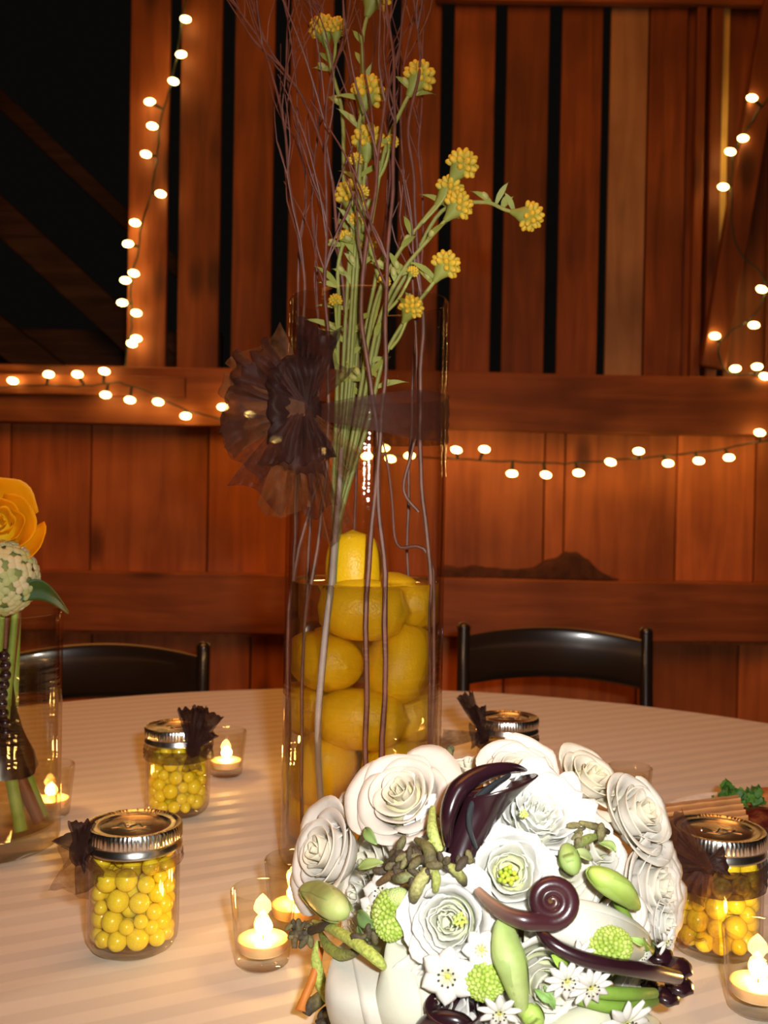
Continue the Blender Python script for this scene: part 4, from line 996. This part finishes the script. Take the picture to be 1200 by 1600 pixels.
# green stems
for pix in ([(880, 1525, .012), (930, 1548, .018), (985, 1553, .02), (1022, 1552, .014)], [(900, 1560, .012), (950, 1572, .018), (1000, 1570, .016), (1025, 1562, .01)], [(960, 1400, .01), (1005, 1480, .006), (1015, 1480, .0)]):
    stalk(pix, [.003, .0038, .0038, .003][:len(pix)], 'green_stem', ATTR, col=(.22, .38, .05))
# velvety pods
def pod(pix, rmax, c0=(.36, .42, .08), c1=(.07, .045, .025), dark=.55):
    m = len(pix); rad = [.62 * rmax * max(.18, sin(pi * (k + .35) / (m - .1)) ** .7) for k in range(m)]
    stalk([(a, b, l) for a, b, l in pix], rad, 'seed_pod', POD, col=lambda t, a: lerp(c0, c1, min(1, max(0, (t - dark) / .4)) if dark >= 0 else .9), n=10)
G0, BRN = (.42, .50, .10), (.05, .035, .02)
pod([(490, 1440, .016), (520, 1452, .022), (560, 1476, .026), (590, 1500, .026), (600, 1512, .022)], .0062, G0, (.40, .46, .09), .9)
pod([(500, 1455, .012), (512, 1478, .018), (535, 1492, .020), (562, 1485, .018)], .0058)
pod([(497, 1470, .010), (494, 1500, .014), (505, 1545, .018), (528, 1572, .018), (532, 1580, .014)], .0070, G0, (.30, .34, .08), .8)
pod([(520, 1440, .022), (505, 1447, .022), (485, 1455, .018), (470, 1470, .014)], .005, BRN, BRN, 0)
pod([(478, 1440, .012), (462, 1462, .012), (460, 1482, .010)], .0042, BRN, (.12, .08, .03), 0)
pod([(515, 1540, .004), (500, 1560, .008), (485, 1572, .008), (478, 1585, .004)], .0080, (.14, .12, .04), BRN, .4)
pod([(505, 1580, .010), (520, 1600, .012), (530, 1620, .01)], .007, (.10, .07, .03), (.3, .35, .1), .4)
pod([(650, 1312, .022), (668, 1325, .028), (672, 1345, .028), (664, 1358, .022)], .0064, (.16, .15, .05), BRN, .4)
pod([(678, 1350, .028), (660, 1372, .030), (650, 1392, .028), (645, 1408, .020)], .0066, (.38, .38, .14), BRN, .55)
pod([(690, 1350, .028), (710, 1358, .030), (722, 1372, .026), (726, 1382, .02)], .0048, (.34, .36, .10), BRN, .4)
pod([(676, 1352, .026), (682, 1372, .028), (680, 1392, .022)], .0045, (.36, .40, .10), BRN, .8)
pod([(700, 1345, .026), (672, 1343, .028), (640, 1345, .026), (612, 1352, .022), (590, 1363, .018)], .0050, BRN, BRN, 0)
pod([(640, 1345, .026), (625, 1335, .028), (612, 1345, .026)], .0046, BRN, BRN, 0)
pod([(630, 1358, .026), (610, 1368, .024), (592, 1380, .02)], .0042, BRN, (.16, .10, .04), 0)
pod([(655, 1362, .026), (630, 1372, .028), (615, 1372, .024)], .0050, (.18, .20, .08), BRN, .5)
pod([(694, 1220, .006), (692, 1200, .010), (700, 1178, .010), (706, 1168, .006)], .0062, (.30, .30, .10), (.09, .10, .05), .5)
pod([(690, 1230, .006), (684, 1205, .008), (688, 1190, .006)], .005, (.40, .42, .12), BRN, .6)
pod([(905, 1285, .018), (930, 1292, .020), (950, 1300, .016)], .004, (.20, .18, .06), BRN, .2)
pod([(940, 1305, .014), (915, 1312, .02), (897, 1330, .018)], .0045, (.26, .34, .08), BRN, .5)
pod([(676, 1262, .012), (676, 1300, .018), (690, 1330, .014)], .006, (.45, .55, .15), (.40, .5, .12), .9)
tw = stalk([(500, 1480, .0), (492, 1520, .0), (476, 1560, .0), (470, 1580, -.002)], [.0028, .0028, .0028, .0040], 'orange_stem', ATTR, col=(.65, .22, .03))
def tiny(px, py, rp, n_, seed, l):
    rg = random.Random(seed)
    for k in range(n_):
        p = dome(px + rg.gauss(0, rp), py + rg.gauss(0, rp * .55), l + rg.uniform(-.004, .006)); d_ = Vector((rg.gauss(0, 1), rg.gauss(0, .5), rg.gauss(0, 1))); r_ = rg.uniform(.0016, .0028)
        MB().ball(p, (r_, r_, r_ * 2.1), 8, 6, frame(d_), col=lerp(BRN, (.20, .18, .07), rg.random() ** 2)).build('seed_pod', POD, bq)
tiny(636, 1350, 24, 26, 1, .025); tiny(700, 1350, 14, 12, 2, .028); tiny(476, 1456, 13, 14, 3, .012); tiny(516, 1590, 12, 10, 4, .010); tiny(915, 1300, 16, 9, 5, .017); tiny(570, 1468, 12, 8, 6, .02)
# buds
def bud(pix, rmax, col, col2, name='flower_bud'):
    pts = [dome(a, b, l) for a, b, l in pix]; sp, _ = spline(pts, 1, 6); m = len(sp)
    rad = [rmax * max(.06, sin(pi * min(1, (k / (m - 1)) * .93 + .05)) ** .75) for k in range(m)]
    o = MB().tube(sp, rad, 16, col=lambda t, a: lerp(col, col2, .5 + .5 * sin(a * 3 + t * 3))).build(name, ATTR, bq)
    rot = MB()
    for q in range(3):
        a0 = q * 2.1
        t_ = (sp[-1] - sp[0]).normalized(); fr = frame(t_)
        rot.grid(lambda u, v: sp[int(v * (m - 1) * .85)] + fr @ (Vector((cos(a0 + (u - .5) * 1.9 * (1 - v * .8)), sin(a0 + (u - .5) * 1.9 * (1 - v * .8)), 0)) * (rad[int(v * (m - 1) * .85)] + .0006)), 6, 12, col=lerp(col, (.20, .34, .05), .45))
    rot.build('sepal', ATTR, o, ang=0)
bud([(475, 1390, .012), (500, 1400, .020), (525, 1418, .022), (545, 1430, .016)], .0098, (.58, .66, .26), (.50, .60, .18))
bud([(784, 1435, .026), (790, 1480, .030), (802, 1520, .030), (818, 1590, .018)], .0088, (.52, .66, .25), (.38, .52, .14))
bud([(920, 1360, .020), (945, 1375, .024), (975, 1395, .022), (998, 1420, .014)], .0072, (.50, .66, .16), (.34, .50, .08))
bud([(885, 1320, .018), (890, 1345, .022), (900, 1365, .018)], .006, (.45, .6, .2), (.34, .5, .12))
bud([(845, 1600, .018), (830, 1585, .02), (822, 1570, .016)], .006, (.5, .72, .15), (.4, .6, .1))
# knobbly green seed heads
def knob(px, py, rx, ry, lift=.016, col=(.34, .50, .06)):
    p = dome(px, py, lift); fr = frame(dn(p, (0, -.5, 0)), (1, 0, 0)); k_ = p.y / F; mb = MB(); rg = random.Random(px)
    mb.ball(p, (rx * k_ * .9, ry * k_ * .9, rx * k_ * .7), 16, 10, fr, col=col)
    n = 150
    for k in range(n):
        th = math.acos(1 - 1.5 * (k + .5) / n); a = k * 2.39996
        d_ = Vector((sin(th) * cos(a) * rx, sin(th) * sin(a) * ry, cos(th) * rx * .75)) * k_
        mb.ball(p + fr @ (d_ * .95), (.0017, .0017, .0024), 6, 4, frame(fr @ d_), col=lerp(col, (.62, .74, .22), rg.random() * .7))
    mb.build('seed_head', ATTR, bq)
knob(610, 1430, 27, 36); knob(757, 1530, 30, 30, .020); knob(953, 1478, 34, 26, .024); knob(622, 1402, 14, 10, .018, (.5, .62, .25))
# small starry flowers
def star(px, py, rpx, lift=.018, n=6, tilt=(0, -.5, 0), dark=True, wid=.42):
    p = dome(px, py, lift); fr = frame(dn(p, tilt)); R_ = rpx * p.y / F; mb = MB()
    for k in range(n):
        a = 2 * pi * k / n + px; mm = fr @ Matrix.Rotation(a, 3, 'Z')
        mb.grid(lambda u, v: p + mm @ Vector((R_ * (.08 + .95 * v), (u - .5) * R_ * wid * 2 * sin(pi * min(1, (v * .93 + .07))) ** .8, R_ * (.25 * v + .12 * sin(u * pi) - .25 * v * v))), 6, 9, col=lambda u, v: lerp((.74, .80, .45), (.90, .90, .86), min(1, v * 3)))
    o = mb.build('star_flower', PETAL, bq, solid=.0005)
    cm = MB(); cm.ball(p + fr @ Vector((0, 0, .0008)), R_ * .14, 8, 6, col=(.62, .60, .12))
    for k in range(9):
        a = k * .7; q = fr @ Vector((R_ * .30 * cos(a), R_ * .30 * sin(a), R_ * .32))
        cm.tube([p, p + q], .00025, 4, col=(.75, .75, .5)); cm.ball(p + q, R_ * .045, 6, 4, col=(.06, .04, .04) if dark else (.7, .62, .2))
    cm.build('stamens', ATTR, o)
star(700, 1524, 44, .024); star(752, 1483, 30, .024, dark=False); star(600, 1398, 36, .012, wid=.5); star(585, 1422, 28, .014, dark=False)
for (x, y, r_, nn) in ((885, 1530, 36, 11), (922, 1540, 36, 11), (975, 1595, 46, 10), (965, 1500, 26, 8), (780, 1580, 34, 9), (905, 1490, 26, 8), (1040, 1470, 22, 6)):
    star(x, y, r_, .024, nn, (0, -.3, -.5), wid=.2)
star(1000, 1490, 24, .006, 5)
# small leaves between the flowers
lv = random.Random(15)
for (x, y, dx, dy, wd, cl) in ((590, 1320, -18, -26, 9, (.22, .34, .10)), (600, 1348, -40, 10, 9, (.30, .40, .12)), (560, 1425, 30, 24, 12, (.20, .36, .12)), (540, 1410, -20, -22, 8, (.25, .36, .10)),
        (935, 1318, 26, 14, 9, (.36, .50, .16)), (925, 1345, -34, -14, 9, (.40, .50, .2)), (835, 1545, 30, 20, 7, (.25, .45, .12)), (850, 1540, 16, 36, 6, (.25, .45, .12)), (885, 1510, -24, -18, 10, (.40, .62, .08)),
        (770, 1290, 18, -24, 5, (.2, .34, .1)), (980, 1465, 24, 12, 6, (.35, .55, .12)), (560, 1445, 24, 36, 8, (.18, .3, .1)), (680, 1310, -16, 40, 10, (.45, .55, .15)), (530, 1600, 20, -30, 9, (.45, .5, .2))):
    a = dome(x, y, .016); b = dome(x + dx, y + dy, .020); t_ = b - a; nn_ = dn(a); sd = t_.cross(nn_).normalized(); ww = wd * a.y / F
    MB().grid(lambda u, v: a + t_ * v + sd * ((u - .5) * 2 * ww * sin(pi * min(1, v * .92 + .06))) + nn_ * (.003 * sin(pi * v) + .002 * abs(u - .5)), 6, 10, col=cl).build('leaf', ATTR, bq, solid=.0005)
